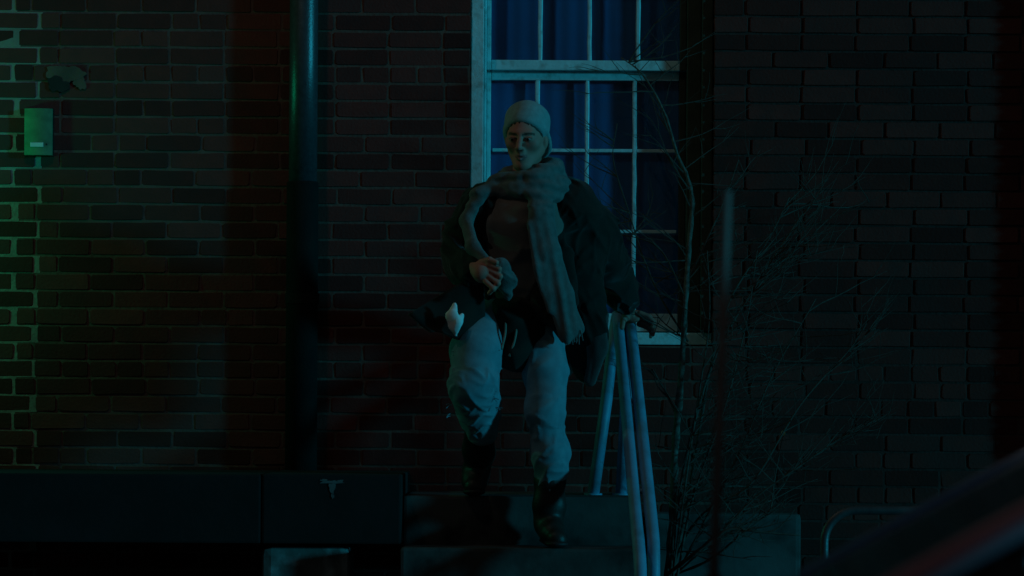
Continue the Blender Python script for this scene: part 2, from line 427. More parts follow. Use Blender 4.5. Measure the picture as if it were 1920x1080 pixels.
# ------------------------------------------------------------------ downpipe
dp = PX(567, 880, .07)
dn = empty('downpipe', (dp.x, -.07, PX(567, 890, .07).z), 'painted metal downpipe on the brick wall with a wide black iron lower section', 'downpipe')
xt, xb_ = PX(568, 340, .07).x, PX(567, 890, .07).x
zj = PX(567, 341, .07).z
slab_top = PX(600, 889, .9).z
b = MB(); b.tube([(xt, -.07, zj - .03), (xt, -.07, zj + .5), (xt, -.07, WZ1)], .0545, 32); b.build('pipe', M['pipe_paint'], dn, True)
b = MB(); b.tube([(xt - .001, -.07, slab_top + .001), (xt - .001, -.07, zj - .012), (xt - .001, -.07, zj - .004), (xt - .001, -.07, zj)], [.0615, .0610, .0610, .0585], 32); b.build('iron_boot', M['iron'], dn, True)
for zz in (zj - .45, zj + .98):
    b = MB(); b.tube([(xt, -.07, zz - .02), (xt, -.07, zz + .02)], .0655, 28); b.box((xt - .018, -.03, zz - .015), (xt + .018, -.001, zz + .015), .002)
    b.build('bracket', M['iron'], dn)

# ------------------------------------------------------------------ intercom box
ib = empty('intercom_box', (PX(74, 292).x, -.02, PX(74, 292).z), 'small metal intercom box with a pale name strip on the brick wall', 'intercom')
x0, x1, z0, z1 = PX(48, 248).x, PX(100, 248).x, PX(74, 292).z, PX(74, 205).z
b = MB()
nn = 12; poly = [(x0, .004)] + [(x0 + (x1-x0)*k/nn, -.030 - .011*math.sin(math.pi*k/nn)) for k in range(nn+1)] + [(x1, .004)]
b.prism(poly, z0, z1, plane='xy'); b.build('housing', M['box_metal'], ib)
b = MB().box((x0 - .003, -.012, z0 - .003), (x1 + .003, .003, z1 + .003), .002); b.build('back_plate', M['iron'], ib)
b = MB().box((PX(60, 270).x, -.0445, PX(70, 277).z), (PX(84, 270).x, -.038, PX(70, 269).z), .001); b.build('name_strip', M['label_plate'], ib)
b = MB(); q = PX(90, 272); b.tube([(q.x, -.0385, q.z), (q.x, -.032, q.z)], .003, 10); b.build('call_button', M['black'], ib)

# ------------------------------------------------------------------ stone platform
plat = empty('stone_platform', (PX(375, 955, .95).x, -.5, SW), 'thick dark stone platform slab beside the steps under the downpipe', 'platform')
sx1 = PX(752, 950, .9).x; sz0 = PX(600, 1020, .9).z
xj = PX(490, 950, .9).x
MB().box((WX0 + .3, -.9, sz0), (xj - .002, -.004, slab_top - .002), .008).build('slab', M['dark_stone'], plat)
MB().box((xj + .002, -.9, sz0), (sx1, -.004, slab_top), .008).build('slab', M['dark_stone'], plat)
# pale scrape where the slab's edge has spalled
q = PX(622, 900, .9); 
for (ax, az, rx, rz, sd) in ((0, -4, 17, 3.2, 3), (1, -15, 5, 12, 8), (-14, -1, 8, 2.5, 5), (16, -2, 7, 2.2, 6), (2, -31, 2.6, 5, 7)):
    sp = MB(); sp.prism(ragged(q.x + ax/530, q.z + az/530, rx, rz, 24, .42, sd, 530), -.9022 - .0001*sd, -.89); sp.build('spalled_edge', M['concrete'], plat)
def pier(xa, xb, nm):
    b = MB(); b.box((xa, -.84, SW - .02), (xb, -.5, sz0 - .012), .035); o = b.build('pier', M['pale_stone'], plat); return o
pier(PX(490, 1050, .84).x, PX(655, 1050, .84).x, 0)
pier(-3.0, -2.67, 1)

# ------------------------------------------------------------------ stone steps
st = empty('stone_steps', (.05, -.8, SW), 'worn stone steps down from the landing between platform slab and handrail', 'steps')
Z1 = ZC - 140/516; RIS = (Z1 - SW)/4; step_z = [Z1 - RIS*k for k in range(4)]
sxl, sxr = sx1 + .003, PX(1200, 960, .75).x
dfr = [.75, 1.03, 1.31, 1.59]
for k in range(4):
    b = MB()
    lo = (sxl if k == 0 else sx1 - .06 , -dfr[k], SW - .02 if k == 3 else step_z[k] - RIS - .03)
    y_b = -.004 if k == 0 else -dfr[k-1] + .02
    b.box((sxl if k < 1 else sxl - (.12 if k > 1 else 0), -dfr[k], lo[2]), (sxr + .01*k, y_b, step_z[k]), .012)
    b.build('step', M['step_stone'], st)

# ------------------------------------------------------------------ pipe handrail: two bent pipes side by side
hr = empty('handrail', (.45, -.8, SW), 'blue grey handrail of two bent pipes beside the steps', 'handrail')
zt = lambda d: PX(1182, 606, .33).z - .80*(d - .33)
xt_ = lambda d: .426 + .050*d
xm_ = lambda d: .386 + .040*d
pr = .0222
def bent(xf, d0, xbase, d1, name):
    zz = lambda d: zt(d)
    pts = [(xbase, -.5, Z1 - .005), ((xbase + xf(d0))/2, -.49, (Z1 + zz(d0))/2), (xf(d0) - .012, -d0 + .012, zz(d0) - .09), (xf(d0) - .006, -d0 + .006, zz(d0) - .045), (xf(d0), -d0, zz(d0) - .015), (xf(d0 + .02), -d0 - .02, zz(d0 + .02) - .003)]
    pts += [(xf(d), -d, zz(d)) for d in (d0 + .05, d0 + .25, d0 + .5, d0 + .75, d1 - .08)]
    pts += [(xf(d1), -d1, zz(d1) - .004), (xf(d1 + .025), -d1 - .025, zz(d1 + .045)), (xf(d1 + .037), -d1 - .04, zz(d1 + .105)), (xf(d1 + .04), -d1 - .045, zz(d1 + .185)), (xf(d1 + .04), -d1 - .045, SW + .01)]
    return MB().tube(pts, pr, 16).build(name, M['rail_paint'], hr, True)
bent(xt_, .29, PX(1165, 922, .5).x, 1.28, 'rail')
bent(xm_, .27, PX(1112, 922, .5).x, 1.38, 'rail')
for px_ in (1112, 1165):
    b = MB(); q = PX(px_, 922, .5); b.tube([(q.x, -.5, Z1 - .002), (q.x, -.5, Z1 + .006)], .034, 18); b.build('base_flange', M['rail_paint'], hr, True)
for dd in (.7, 1.1):
    MB().tube([(xm_(dd) + .01, -dd, zt(dd)), (xt_(dd) - .01, -dd, zt(dd))], .010, 8).build('spacer', M['rail_paint'], hr, True)

# ------------------------------------------------------------------ soft bodies: distance fields turned into meshes
class Field:
    def __init__(s, lo, hi, h):
        lo, hi = np.minimum(lo, hi), np.maximum(lo, hi)
        s.lo = np.array(lo, float); s.h = h
        s.n = np.ceil((np.array(hi) - s.lo)/h).astype(int) + 1
        s.a = np.full(s.n, 1.0, np.float32)
        s.ax = [s.lo[i] + h*np.arange(s.n[i]) for i in range(3)]
    def _win(s, lo, hi):
        lo, hi = np.minimum(lo, hi), np.maximum(lo, hi)
        i0 = np.clip(np.floor((np.array(lo) - s.lo)/s.h).astype(int), 0, s.n)
        i1 = np.clip(np.ceil((np.array(hi) - s.lo)/s.h).astype(int) + 1, 0, s.n)
        if (i1 <= i0).any(): return None
        sl = tuple(slice(a, b) for a, b in zip(i0, i1))
        g = np.meshgrid(*[s.ax[k][i0[k]:i1[k]] for k in range(3)], indexing='ij')
        return sl, np.stack(g, -1)
    def put(s, fn, lo, hi, k=0.02, op='add'):
        m = k + 0.02
        w = s._win(np.array(lo) - m, np.array(hi) + m)
        if w is None: return s
        sl, P = w; d = fn(P).astype(np.float32); a = s.a[sl]
        if op == 'sub': a2, d2 = -a, d
        else: a2, d2 = a, d
        h = np.clip(0.5 + 0.5*(d2 - a2)/max(k, 1e-5), 0, 1)
        r = d2*(1-h) + a2*h - k*h*(1-h)
        r = np.where(np.abs(a2 - d2) >= k, np.minimum(a2, d2), r)
        s.a[sl] = -r if op == 'sub' else r
        return s
    def cone(s, a, b, ra, rb, k=0.02, op='add', flat=None):
        a, b = np.array(a, float), np.array(b, float); ab = b - a; L2 = max(float(ab @ ab), 1e-9)
        def fn(P):
            t = np.clip(((P - a) @ ab)/L2, 0, 1); v = P - (a + t[..., None]*ab); r = ra + (rb - ra)*t
            if flat is not None:
                n, f = flat; n = np.array(n, float); n /= np.linalg.norm(n)
                vn = v @ n; vt2 = np.maximum((v*v).sum(-1) - vn*vn, 0)
                q = np.sqrt(vt2 + (vn/f)**2)
                return (q - r)*np.where(q > 1e-6, np.sqrt((vt2 + vn*vn + 1e-9))/(q + 1e-6), f)
            return np.sqrt((v*v).sum(-1)) - r
        R = max(ra, rb); return s.put(fn, np.minimum(a, b) - R, np.maximum(a, b) + R, k, op)
    def chain(s, pts, rad, k=0.02, op='add', flat=None):
        for i in range(len(pts)-1): s.cone(pts[i], pts[i+1], rad[i], rad[i+1], k, op, flat)
        return s
    def ell(s, c, r, rot=None, k=0.02, op='add'):
        c = np.array(c, float); r = np.array(r, float); Rm = np.eye(3) if rot is None else np.array(rot)
        def fn(P):
            q = (P - c) @ Rm
            k0 = np.sqrt(((q/r)**2).sum(-1)); k1 = np.sqrt(((q/(r*r))**2).sum(-1))
            return k0*(k0 - 1)/np.maximum(k1, 1e-6)
        m = r.max(); return s.put(fn, c - m, c + m, k, op)
    def box(s, c, hlf, rot=None, rad=0.01, k=0.02, op='add'):
        c = np.array(c, float); hlf = np.array(hlf, float); Rm = np.eye(3) if rot is None else np.array(rot)
        def fn(P):
            q = np.abs((P - c) @ Rm) - (hlf - rad)
            return np.sqrt((np.maximum(q, 0)**2).sum(-1)) + np.minimum(q.max(-1), 0) - rad
        m = np.linalg.norm(hlf); return s.put(fn, c - m, c + m, k, op)
    def half(s, p, n, k=0.006):
        """cut away everything on the side n points to"""
        p = np.array(p, float); n = np.array(n, float); n /= np.linalg.norm(n)
        return s.put(lambda P: -((P - p) @ n), s.lo, s.lo + s.h*s.n, k, 'sub')
    def ripple(s, amp, freq, seed, direc=None, window=None, sharp=1.0, spread=.45):
        g = np.random.default_rng(seed)
        w = s._win(*(window if window else (s.lo, s.lo + s.h*s.n)))
        if w is None: return s
        sl, P = w; t = np.zeros(P.shape[:3])
        for _ in range(5):
            v = g.normal(size=3)
            if direc is not None:
                v = np.array(direc, float) + spread*v
            v /= np.linalg.norm(v); f = freq*g.uniform(.6, 1.5)
            warp = 0.6*np.sin(P @ (g.normal(size=3)*freq*.35) + g.uniform(0, 6))
            t += np.sin(P @ (v*f) + warp*2*min(1, spread/.45)**1.3 + g.uniform(0, 6))
        s.a[sl] += (amp*np.sign(t)*(np.abs(t)/3)**sharp).astype(np.float32)
        return s
    def crease(s, amp, freq, seed, direc, window=None, spread=.3, n=4):
        g = np.random.default_rng(seed)
        w = s._win(*(window if window else (s.lo, s.lo + s.h*s.n)))
        if w is None: return s
        sl, P = w; t = np.zeros(P.shape[:3])
        for _ in range(n):
            v = np.array(direc, float) + spread*g.normal(size=3); v /= np.linalg.norm(v); f = freq*g.uniform(.6, 1.4)
            warp = np.sin(P @ (g.normal(size=3)*freq*.25) + g.uniform(0, 6))
            gate = np.clip(.5 + np.sin(P @ (g.normal(size=3)*freq*.22) + g.uniform(0, 6)), 0, 1)
            t = np.maximum(t, gate*(1 - np.abs(np.sin(P @ (v*f*.5) + warp + g.uniform(0, 6))))**1.7)
        s.a[sl] -= (amp*(t - .25)).astype(np.float32)
        return s
    def mesh(s, name):
        f = s.a; h = s.h; n = s.n; ng = f < 0
        c = np.zeros(n - 1, np.int8)
        offs = [(i, j, k) for i in (0,1) for j in (0,1) for k in (0,1)]
        for i, j, k in offs: c += ng[i:n[0]-1+i, j:n[1]-1+j, k:n[2]-1+k]
        I = np.argwhere((c > 0) & (c < 8))
        idx = np.full(n - 1, -1, np.int64); idx[tuple(I.T)] = np.arange(len(I))
        val = np.stack([f[I[:,0]+i, I[:,1]+j, I[:,2]+k] for i, j, k in offs], 1)
        O = np.array(offs, float); acc = np.zeros((len(I), 3)); cnt = np.zeros(len(I))
        for a in range(8):
            for b in range(a+1, 8):
                if np.abs(O[a]-O[b]).sum() != 1: continue
                va, vb = val[:,a], val[:,b]; m = (va < 0) != (vb < 0)
                t = va[m]/(va[m]-vb[m]); acc[m] += O[a] + t[:,None]*(O[b]-O[a]); cnt[m] += 1
        V = s.lo + h*(I + acc/cnt[:,None])
        Q = []
        for ax in range(3):
            sh = [slice(None)]*3; s0 = list(sh); s1 = list(sh); s0[ax] = slice(0, -1); s1[ax] = slice(1, None)
            A, Bn = ng[tuple(s0)], ng[tuple(s1)]; E = np.argwhere(A != Bn)
            u, v = [(1,2),(2,0),(0,1)][ax]
            E = E[(E[:,u] > 0) & (E[:,v] > 0) & (E[:,u] < n[u]-1) & (E[:,v] < n[v]-1)]
            if not len(E): continue
            def at(du, dv):
                q = E.copy(); q[:,u] -= du; q[:,v] -= dv; return idx[tuple(q.T)]
            q = np.stack([at(1,1), at(0,1), at(0,0), at(1,0)], 1)
            flip = ~A[tuple(E.T)]
            q[flip] = q[flip][:, ::-1]; Q.append(q)
        Q = np.concatenate(Q); Q = Q[(Q >= 0).all(1)]
        me = bpy.data.meshes.new(name); me.vertices.add(len(V)); me.vertices.foreach_set('co', V.astype(np.float32).ravel())
        me.loops.add(len(Q)*4); me.loops.foreach_set('vertex_index', Q.astype(np.int32).ravel())
        me.polygons.add(len(Q)); me.polygons.foreach_set('loop_start', np.arange(0, len(Q)*4, 4, dtype=np.int32))
        me.polygons.foreach_set('use_smooth', np.ones(len(Q), bool)); me.update(calc_edges=True); me.validate()
        return me

# ------------------------------------------------------------------ the person on the steps
def cloth(name, c1, c2, scale=30, rough=0.95, sheen=0.15, wave=None, bump=0.35, bscale=260):
    m = surf(name, c1, c2, rough, scale, bump=bump, bscale=bscale, spec=0.12, bdist=0.003)
    b = [n for n in m.node_tree.nodes if n.type == 'BSDF_PRINCIPLED'][0]; b.inputs['Sheen Weight'].default_value = sheen
    return m
M['wool'] = cloth('wool', (0.15, 0.16, 0.155), (0.10, 0.11, 0.105), 45, bump=0.7, bscale=330)
M['knit'] = cloth('knit', (0.26, 0.36, 0.36), (0.2, 0.28, 0.28), 60, bump=0.6, bscale=420)
M['denim'] = cloth('denim', (0.16, 0.30, 0.345), (0.11, 0.22, 0.26), 26)
M['parka'] = cloth('parka', (0.018, 0.017, 0.012), (0.010, 0.0095, 0.0075), 14, rough=0.8)
M['lining'] = cloth('lining', (0.10, 0.10, 0.095), (0.05, 0.05, 0.048), 20, rough=0.6)
M['shirt'] = cloth('shirt', (0.19, 0.15, 0.13), (0.12, 0.095, 0.085), 9)
M['leather'] = surf('leather', (0.026, 0.02, 0.016), (0.014, 0.011, 0.009), 0.5, 20, bump=0.3, bscale=140, spec=0.4)
M['cord'] = surf('cord', (0.3, 0.24, 0.19), (0.22, 0.17, 0.13), 0.8, 50)
M['paper'] = surf('paper', (0.85, 0.85, 0.83), (0.75, 0.75, 0.73), 0.7, 30)
M['hair'] = surf('hair', (0.03, 0.02, 0.014), (0.02, 0.013, 0.01), 0.6, 90)
M['eye'] = surf('eye', (0.35, 0.34, 0.33), (0.3, 0.29, 0.28), 0.2, 50)
M['iris'] = surf('iris', (0.02, 0.015, 0.012), (0.03, 0.02, 0.015), 0.2, 90)
# skin with lips and brows as surface colour
ms, nt, bs = new_mat('skin')
at = nt.nodes.new('ShaderNodeAttribute'); at.attribute_name = 'tone'
nt.links.new(at.outputs['Color'], bs.inputs['Base Color']); bs.inputs['Roughness'].default_value = 0.62; bs.inputs['Specular IOR Level'].default_value = 0.25
bs.inputs['Subsurface Weight'].default_value = 0.0
M['skin'] = ms

def rotm(yaw, pitch, roll):
    return np.array(Matrix.Rotation(yaw, 3, 'Z') @ Matrix.Rotation(pitch, 3, 'X') @ Matrix.Rotation(roll, 3, 'Y'))
# head frame: local x = image right, y = away from the viewer, z = up
HD = .9
HC = np.array(PX(986, 259, HD)); HR = rotm(R_(-15), R_(9), R_(1)); HS = 0.93
def hl(u, v, w):
    """head-local: u to image right, v forward out of the face, w up"""
    return HC + HR @ (np.array((u, -v, w))*HS)
P_ = lambda x, y, d: np.array(PX(x, y, d - .1))

neck_b = P_(988, 350, .94); chest = P_(985, 415, .93); waist = P_(980, 510, .89); pelv = P_(975, 575, .86)
shR, shL = P_(912, 388, .93), P_(1070, 382, .92)
elR, elL = P_(870, 492, .90), P_(1132, 488, .74)
wrR, wrL = P_(893, 503, 1.09), P_(1172, 566, .52)
hipR, hipL = P_(935, 585, .87), P_(1012, 585, .87)
knR, knL = P_(888, 722, 1.07), P_(1022, 770, 1.03)
anR, anL = P_(893, 884, .74), P_(1029, 985, .97)

body = Field((-.42, -1.35, .50), (.62, -.18, 2.26), .0042)
body.chain([pelv, waist, chest, neck_b], [.125, .115, .125, .06], .06)
body.cone(shR, shL, .06, .06, .05)
body.chain([shR, elR, wrR], [.052, .042, .027], .03); body.chain([shL, elL, wrL], [.052, .042, .027], .03)
body.chain([hipR, knR, anR], [.08, .045, .03], .04); body.chain([hipL, knL, anL], [.08, .045, .03], .04)
toeR, toeL = P_(889, 914, .86), P_(1044, 1010, 1.1)
body.cone(anR, toeR, .035, .03, .02); body.cone(anL, toeL, .035, .03, .02)
# head
body.cone(neck_b, hl(0, -.02, -.07), .055, .05, .03)
body.ell(hl(0, -.012, .03), np.array((.073, .092, .085))*HS, HR, .02)
body.cone(hl(0, .022, -.01), hl(0, .055, -.098), .060*HS, .026*HS, .025)
for s in (-1, 1):
    body.ell(hl(.040*s, .048, -.018), np.array((.026, .026, .024))*HS, HR, .022)
    body.cone(hl(.052*s, -.005, -.045), hl(.018*s, .052, -.098), .022*HS, .018*HS, .022)
    body.ell(hl(.076*s, -.012, -.008), np.array((.009, .019, .031))*HS, HR, .010)
body.ell(hl(0, .072, .026), np.array((.047, .018, .013))*HS, HR, .016)
for s in (-1, 1): body.ell(hl(.031*s, .096, .003), np.array((.021, .021, .0135))*HS, HR, .012, 'sub')
for s in (-1, 1):
    body.ell(hl(.031*s, .0725, .0025), np.array((.0145, .0125, .0125))*HS, HR, .004)
    body.cone(hl(.018*s, .083, .0075), hl(.044*s, .077, .0075), .0035, .0035, .006)
body.chain([hl(0, .084, .016), hl(0, .096, -.008), hl(0, .109, -.029)], [.0075, .0085, .0105], .010)
for s in (-1, 1): body.ell(hl(.0115*s, .095, -.033), np.array((.0085, .010, .0075))*HS, HR, .006)
body.ell(hl(0, .083, -.050), np.array((.018, .012, .014))*HS, HR, .012)
body.chain([hl(-.021, .083, -.0635), hl(0, .0945, -.0600), hl(.021, .083, -.0635)], [.0028, .0052, .0028], .004)
body.chain([hl(-.019, .083, -.0665), hl(0, .0925, -.0725), hl(.019, .083, -.0665)], [.0028, .0064, .0028], .004)
body.cone(hl(-.018, .094, -.0660), hl(.018, .094, -.0660), .0034, .0034, .004, 'sub')
body.ell(hl(0, .070, -.098), np.array((.017, .014, .014))*HS, HR, .014)
# her right hand closed on the scarf end in front of the belly
pR = P_(905, 511, 1.125)
body.chain([wrR, pR], [.026, .031], .02); body.ell(pR, (.034, .022, .036), None, .02)
fd = [((916, 496), (936, 504), (933, 520)), ((919, 507), (938, 518), (932, 532)), ((917, 518), (934, 531), (926, 543)), ((911, 528), (925, 541), (917, 550))]
for (a, b_, c_) in fd:
    body.chain([P_(*a, 1.145), P_(*b_, 1.158), P_(*c_, 1.135)], [.0105, .0095, .0082], .004)
body.chain([P_(902, 492, 1.12), P_(918, 487, 1.15), P_(931, 492, 1.165)], [.012, .0105, .009], .006)
# her left hand over the rail
rc = lambda d: np.array((xt_(d), -d, zt(d)))
hd = .345
q0 = rc(hd) + np.array((-.004, 0, .036))
body.chain([wrL, q0], [.027, .026], .02); body.ell(q0 + np.array((.014, .002, .001)), (.037, .044, .017), rotm(0, R_(28), R_(-12)), .014)
for i, (dd, ln) in enumerate(((-.034, .85), (-.012, .97), (.010, 1.0), (.031, .92))):
    o_ = rc(hd) + np.array((.034, -dd, .034 + .6*dd - .004))
    body.chain([o_, o_ + np.array((.036*ln, -.004, -.012)), o_ + np.array((.056*ln, -.006, -.036*ln)), o_ + np.array((.052*ln, -.006, -.056*ln))], [.0105, .0095, .0088, .0078], .004)
o_ = rc(hd) + np.array((-.012, -.04, .032)); body.chain([o_, o_ + np.array((-.018, -.024, -.012)), o_ + np.array((-.022, -.040, -.040))], [.0125, .0105, .009], .006)
me = body.mesh('person')
nv = len(me.vertices); co = np.empty(nv*3, np.float32); me.vertices.foreach_get('co', co); co = co.reshape(-1, 3)
loc = ((co - HC) @ HR)/HS; loc[:, 1] *= -1          # u, v, w
tone = np.tile(np.array((.46, .18, .135, 1.0), np.float32), (nv, 1))
def paint(mask, c, a=1.0): tone[mask, :3] = tone[mask, :3]*(1-a) + np.array(c)*a
front = loc[:, 1] > .05
lip = front & (((loc[:,0]/.023)**2 + ((loc[:,2] + .066)/.0135)**2) < 1); paint(lip, (.30, .10, .095), .8)
for s in (-1, 1):
    brow = front & (np.abs(loc[:,0]*s - .031) < .021) & (np.abs(loc[:,2] - (.0235 - 2.5*(loc[:,0]*s - .034)**2*4)) < .0042); paint(brow, (.05, .035, .028), .85)
    lash = front & (((loc[:,0]*s - .031)/.016)**2 + ((loc[:,2] - .0055)/.0035)**2 < 1); paint(lash, (.06, .045, .04), .8)
    cheek = front & (((loc[:,0]*s - .045)/.024)**2 + ((loc[:,2] + .028)/.02)**2 < 1); paint(cheek, (.47, .165, .125), .5)
ca = me.color_attributes.new('tone', 'FLOAT_COLOR', 'POINT'); ca.data.foreach_set('color', tone.ravel())
person = link_mesh('person', me, M['skin'])
tag(person, 'person in pale beanie, grey scarf and dark parka stepping down the stone steps', 'person')
def kid(name, fld, mat, label=None, parent=person):
    o = link_mesh(name, fld.mesh(name) if isinstance(fld, Field) else fld, M[mat], parent)
    if label: o['label'] = label
    return o
for s in (-1, 1):
    b = MB(); bm = bmesh.new(); bmesh.ops.create_uvsphere(bm, u_segments=12, v_segments=8, radius=.0105)
    c_ = hl(.031*s, .0755, .0015); bm.verts.index_update()
    b.add([Vector(c_) + Vector((v.co.x*1.05, v.co.y, v.co.z*.62)) for v in bm.verts], [[v.index for v in f.verts] for f in bm.faces]); bm.free()
    e = b.build('eye', M['eye'], person, True)
    b = MB(); c2 = hl(.031*s - .001, .0862, .0000); b.tube([c2 + HR @ np.array((0, .002, 0)), c2 + HR @ np.array((0, -.0005, 0))], .0048, 12); b.build('iris', M['iris'], e)
# hair seen under the hat
hf = Field(hl(0,0,0) - .16, hl(0,0,0) + .16, .004)
hf.ell(hl(0, -.014, .030), np.array((.0775, .094, .089))*HS, HR, .01)
hf.half(hl(0, .058, .040), HR @ np.array((0, -.8, -.62)), .006)
hf.ripple(.0015, 420, 3, direc=(1, 0, .2))
kid('hair', hf, 'hair')
# beanie
bf = Field(hl(0,0,0) - .19, hl(0,0,0) + .19, .004)
bf.ell(hl(0, -.018, .036), np.array((.0865, .103, .096))*HS, HR, .01)
bf.ell(hl(-.004, -.045, .075), np.array((.072, .07, .062))*HS, HR, .04)
bf.half(hl(0, .062, .056), HR @ np.array((0, -.74, -.67)), .012)
# rolled rim along the same plane
pts = []
for k in range(41):
    a = 2*math.pi*k/40; e1 = HR @ np.array((1, 0, 0)); e2 = HR @ np.array((0, -.67, .74))
    pts.append(hl(0, -.026, -.004) + hl(0, 0, 0)*0 + e1*math.cos(a)*.0835*HS + e2*math.sin(a)*.118*HS)
bf.chain(pts, [.009]*41, .008)
bf.ripple(.0022, 60, 12)
kid('beanie', bf, 'knit', 'pale grey knitted beanie')

# shirt
sf = Field((-.3, -1.15, 1.2), (.42, -.5, 2.05), .006)
sf.chain([pelv + (0, 0, .02), waist, chest, neck_b], [.142, .135, .142, .075], .06)
sf.crease(.010, 60, 5, (.5, 0, 1), None, .5)
kid('shirt', sf, 'shirt')
hm = Field((-.3, -1.2, 1.15), (.35, -.5, 1.7), .006)
hm.chain([P_(972, 585, .87), P_(970, 612, .93), P_(966, 655, .985)], [.142, .115, .080], .05)
hm.crease(.010, 60, 15, (1, 0, .3), None, .5)
kid('dark_hem', hm, 'parka')
for a, b_ in (((948, 598), (940, 655)), ((970, 602), (955, 668))):
    pth = smooth_path([P_(*a, 1.035), P_((a[0]+b_[0])/2 + 3, (a[1]+b_[1])/2, 1.065), P_(*b_, 1.06)], 6)
    b = MB().tube(pth, [.0045]*(len(pth)-2) + [.0055, .006], 7); b.build('drawstring', M['cord'], person, True)

# trousers: ripped pale denim
pf = Field((-.36, -1.32, .62), (.36, -.48, 1.75), .0055)
pf.chain([hipR, P_(893, 660, 1.02), knR, P_(898, 765, .99), P_(903, 806, .92)], [.100, .088, .078, .070, .058], .05)
pf.chain([hipL, P_(1022, 690, .98), knL, P_(1032, 850, 1.01), P_(1032, 912, .99)], [.096, .073, .062, .060, .052], .05)
pf.ell(pelv, (.15, .12, .11), None, .05)
pf.crease(.008, 100, 8, (.35, .1, 1), (P_(835, 830, .80), P_(940, 690, 1.2)), .35)
pf.crease(.007, 100, 21, (-.5, .1, 1), (P_(985, 930, .85), P_(1075, 800, 1.2)), .35)
pf.crease(.006, 75, 5, (-.6, .1, 1), (P_(985, 799.9, .85), P_(1075, 640, 1.2)), .4)
pf.ripple(.003, 40, 4, direc=(.5, .2, 1))
trous = kid('trousers', pf, 'denim', 'pale ripped denim trousers tucked into boots')
fr = MB(); r2 = random.Random(3)
for k in range(26):                                    # frayed threads along the rips
    left = k % 2; t = r2.random()
    y_ = 655 + 130*t; xx = (850 + 10*math.sin(t*5) if left else 931 - 10*math.sin(t*4)); d_ = 1.07 + .03*math.sin(t*3)
    a = P_(xx + (4 if left else -4), y_, d_); c_ = P_(xx + (r2.uniform(-9, -2) if left else r2.uniform(2, 8)), y_ + r2.uniform(-2, 7), d_ + .01)
    fr.tube([a, (a + c_)/2 + np.array((0, 0, .003)), c_], .0014, 5)
fr.build('frayed_threads', M['denim'], trous)

# boots
def boot(ank, toe, calf, name):
    f = Field(np.minimum(np.minimum(ank, toe), calf) - .13, np.maximum(np.maximum(ank, toe), calf) + .13, .005)
    f.chain([calf, (calf + ank)/2, ank], [.058, .054, .046], .03)
    f.chain([ank, (ank + toe)/2 + np.array((0, 0, -.006)), toe], [.046, .042, .034], .03)
    heel = ank + np.array((0, .035, -.03)); f.cone(ank, heel, .045, .034, .02)
    f.ripple(.0035, 55, 9, direc=(0, 0, 1))
    o = kid(name, f, 'leather')
    return o, heel
zs2 = step_z[1]
bo, he = boot(anR, toeR, P_(902, 800, .915), 'boot')
bt, he2 = boot(anL, toeL, P_(1031, 905, .985), 'boot')
def sole(heel, toe, parent, zbot, mat='black'):
    f = Field(np.minimum(heel, toe) - .09, np.maximum(heel, toe) + .09, .005)
    a, b_ = heel.copy(), toe.copy(); a[2] = zbot[0] + .012; b_[2] = zbot[1] + .012
    f.cone(a, b_, .035, .041, .01, flat=((0, 0, 1), .36)); return kid('sole', f, mat, parent=parent)
sole(he, toeR, bo, (step_z[0] + .035, step_z[0] + .003)); sole(he2, toeL, bt, (zs2 + .01, zs2 + .003))

# parka
cf_ = Field((-.56, -1.36, 1.0), (.62, -.28, 2.08), .006)
cf_.ell(P_(985, 430, .90), (.178, .140, .215), None, .03)
cf_.ell(P_(985, 545, .87), (.185, .150, .215), None, .05)
cf_.chain([P_(905, 385, .91), shR, P_(874, 440, .91), elR, P_(880, 503, 1.0), P_(893, 505, 1.065)], [.070, .080, .074, .070, .058, .048], .04)
cf_.chain([P_(1040, 372, .90), shL + (0, 0, -.012), P_(1112, 440, .82), elL, P_(1160, 540, .60), P_(1172, 563, .535)], [.070, .090, .088, .078, .062, .052], .04)
cf_.ell(P_(990, 345, .86), (.125, .075, .05), None, .04)               # hood lying on the back
# back skirt and hanging tail by the rail
cf_.cone(P_(940, 600, .80), P_(925, 640, .80), .10, .08, .05, flat=((0, 1, 0), .3))
cf_.cone(P_(1030, 600, .80), P_(1040, 665, .80), .12, .09, .05, flat=((0, 1, 0), .3))
cf_.chain([P_(1075, 540, .86), P_(1095, 620, .87), P_(1098, 690, .88)], [.10, .082, .050], .04, flat=((.35, 1, 0), .36))
cf_.chain([P_(1050, 480, 1.0), P_(1040, 560, 1.02), P_(1026, 640, 1.035)], [.05, .075, .062], .04, flat=((.15, 1, 0), .4))
# folds
cf_.cone(P_(1085, 470, .88), P_(1100, 560, .86), .075, .07, .04)
cf_.crease(.012, 48, 31, (1, 0, .35), None, .4, 5); cf_.crease(.008, 80, 17, (.4, .2, 1), None, .5)
# open front
cf_.chain([P_(968, 370, 1.1), P_(955, 470, 1.12), P_(950, 560, 1.13), P_(945, 660, 1.13)], [.045, .075, .10, .135], .02, 'sub', flat=((0, 1, 0), 1.9))
cf_.cone(P_(985, 660, 1.1), P_(985, 690, 1.1), .14, .14, .02, 'sub', flat=((0, 1, 0), 1.3))
cf_.chain([chest, neck_b], [.128, .07], .01, 'sub'); cf_.chain([pelv - np.array((0, 0, .12)), pelv, waist, chest], [.12, .128, .122, .128], .01, 'sub')
parka = kid('parka', cf_, 'parka', 'dark olive open parka with swinging hem')
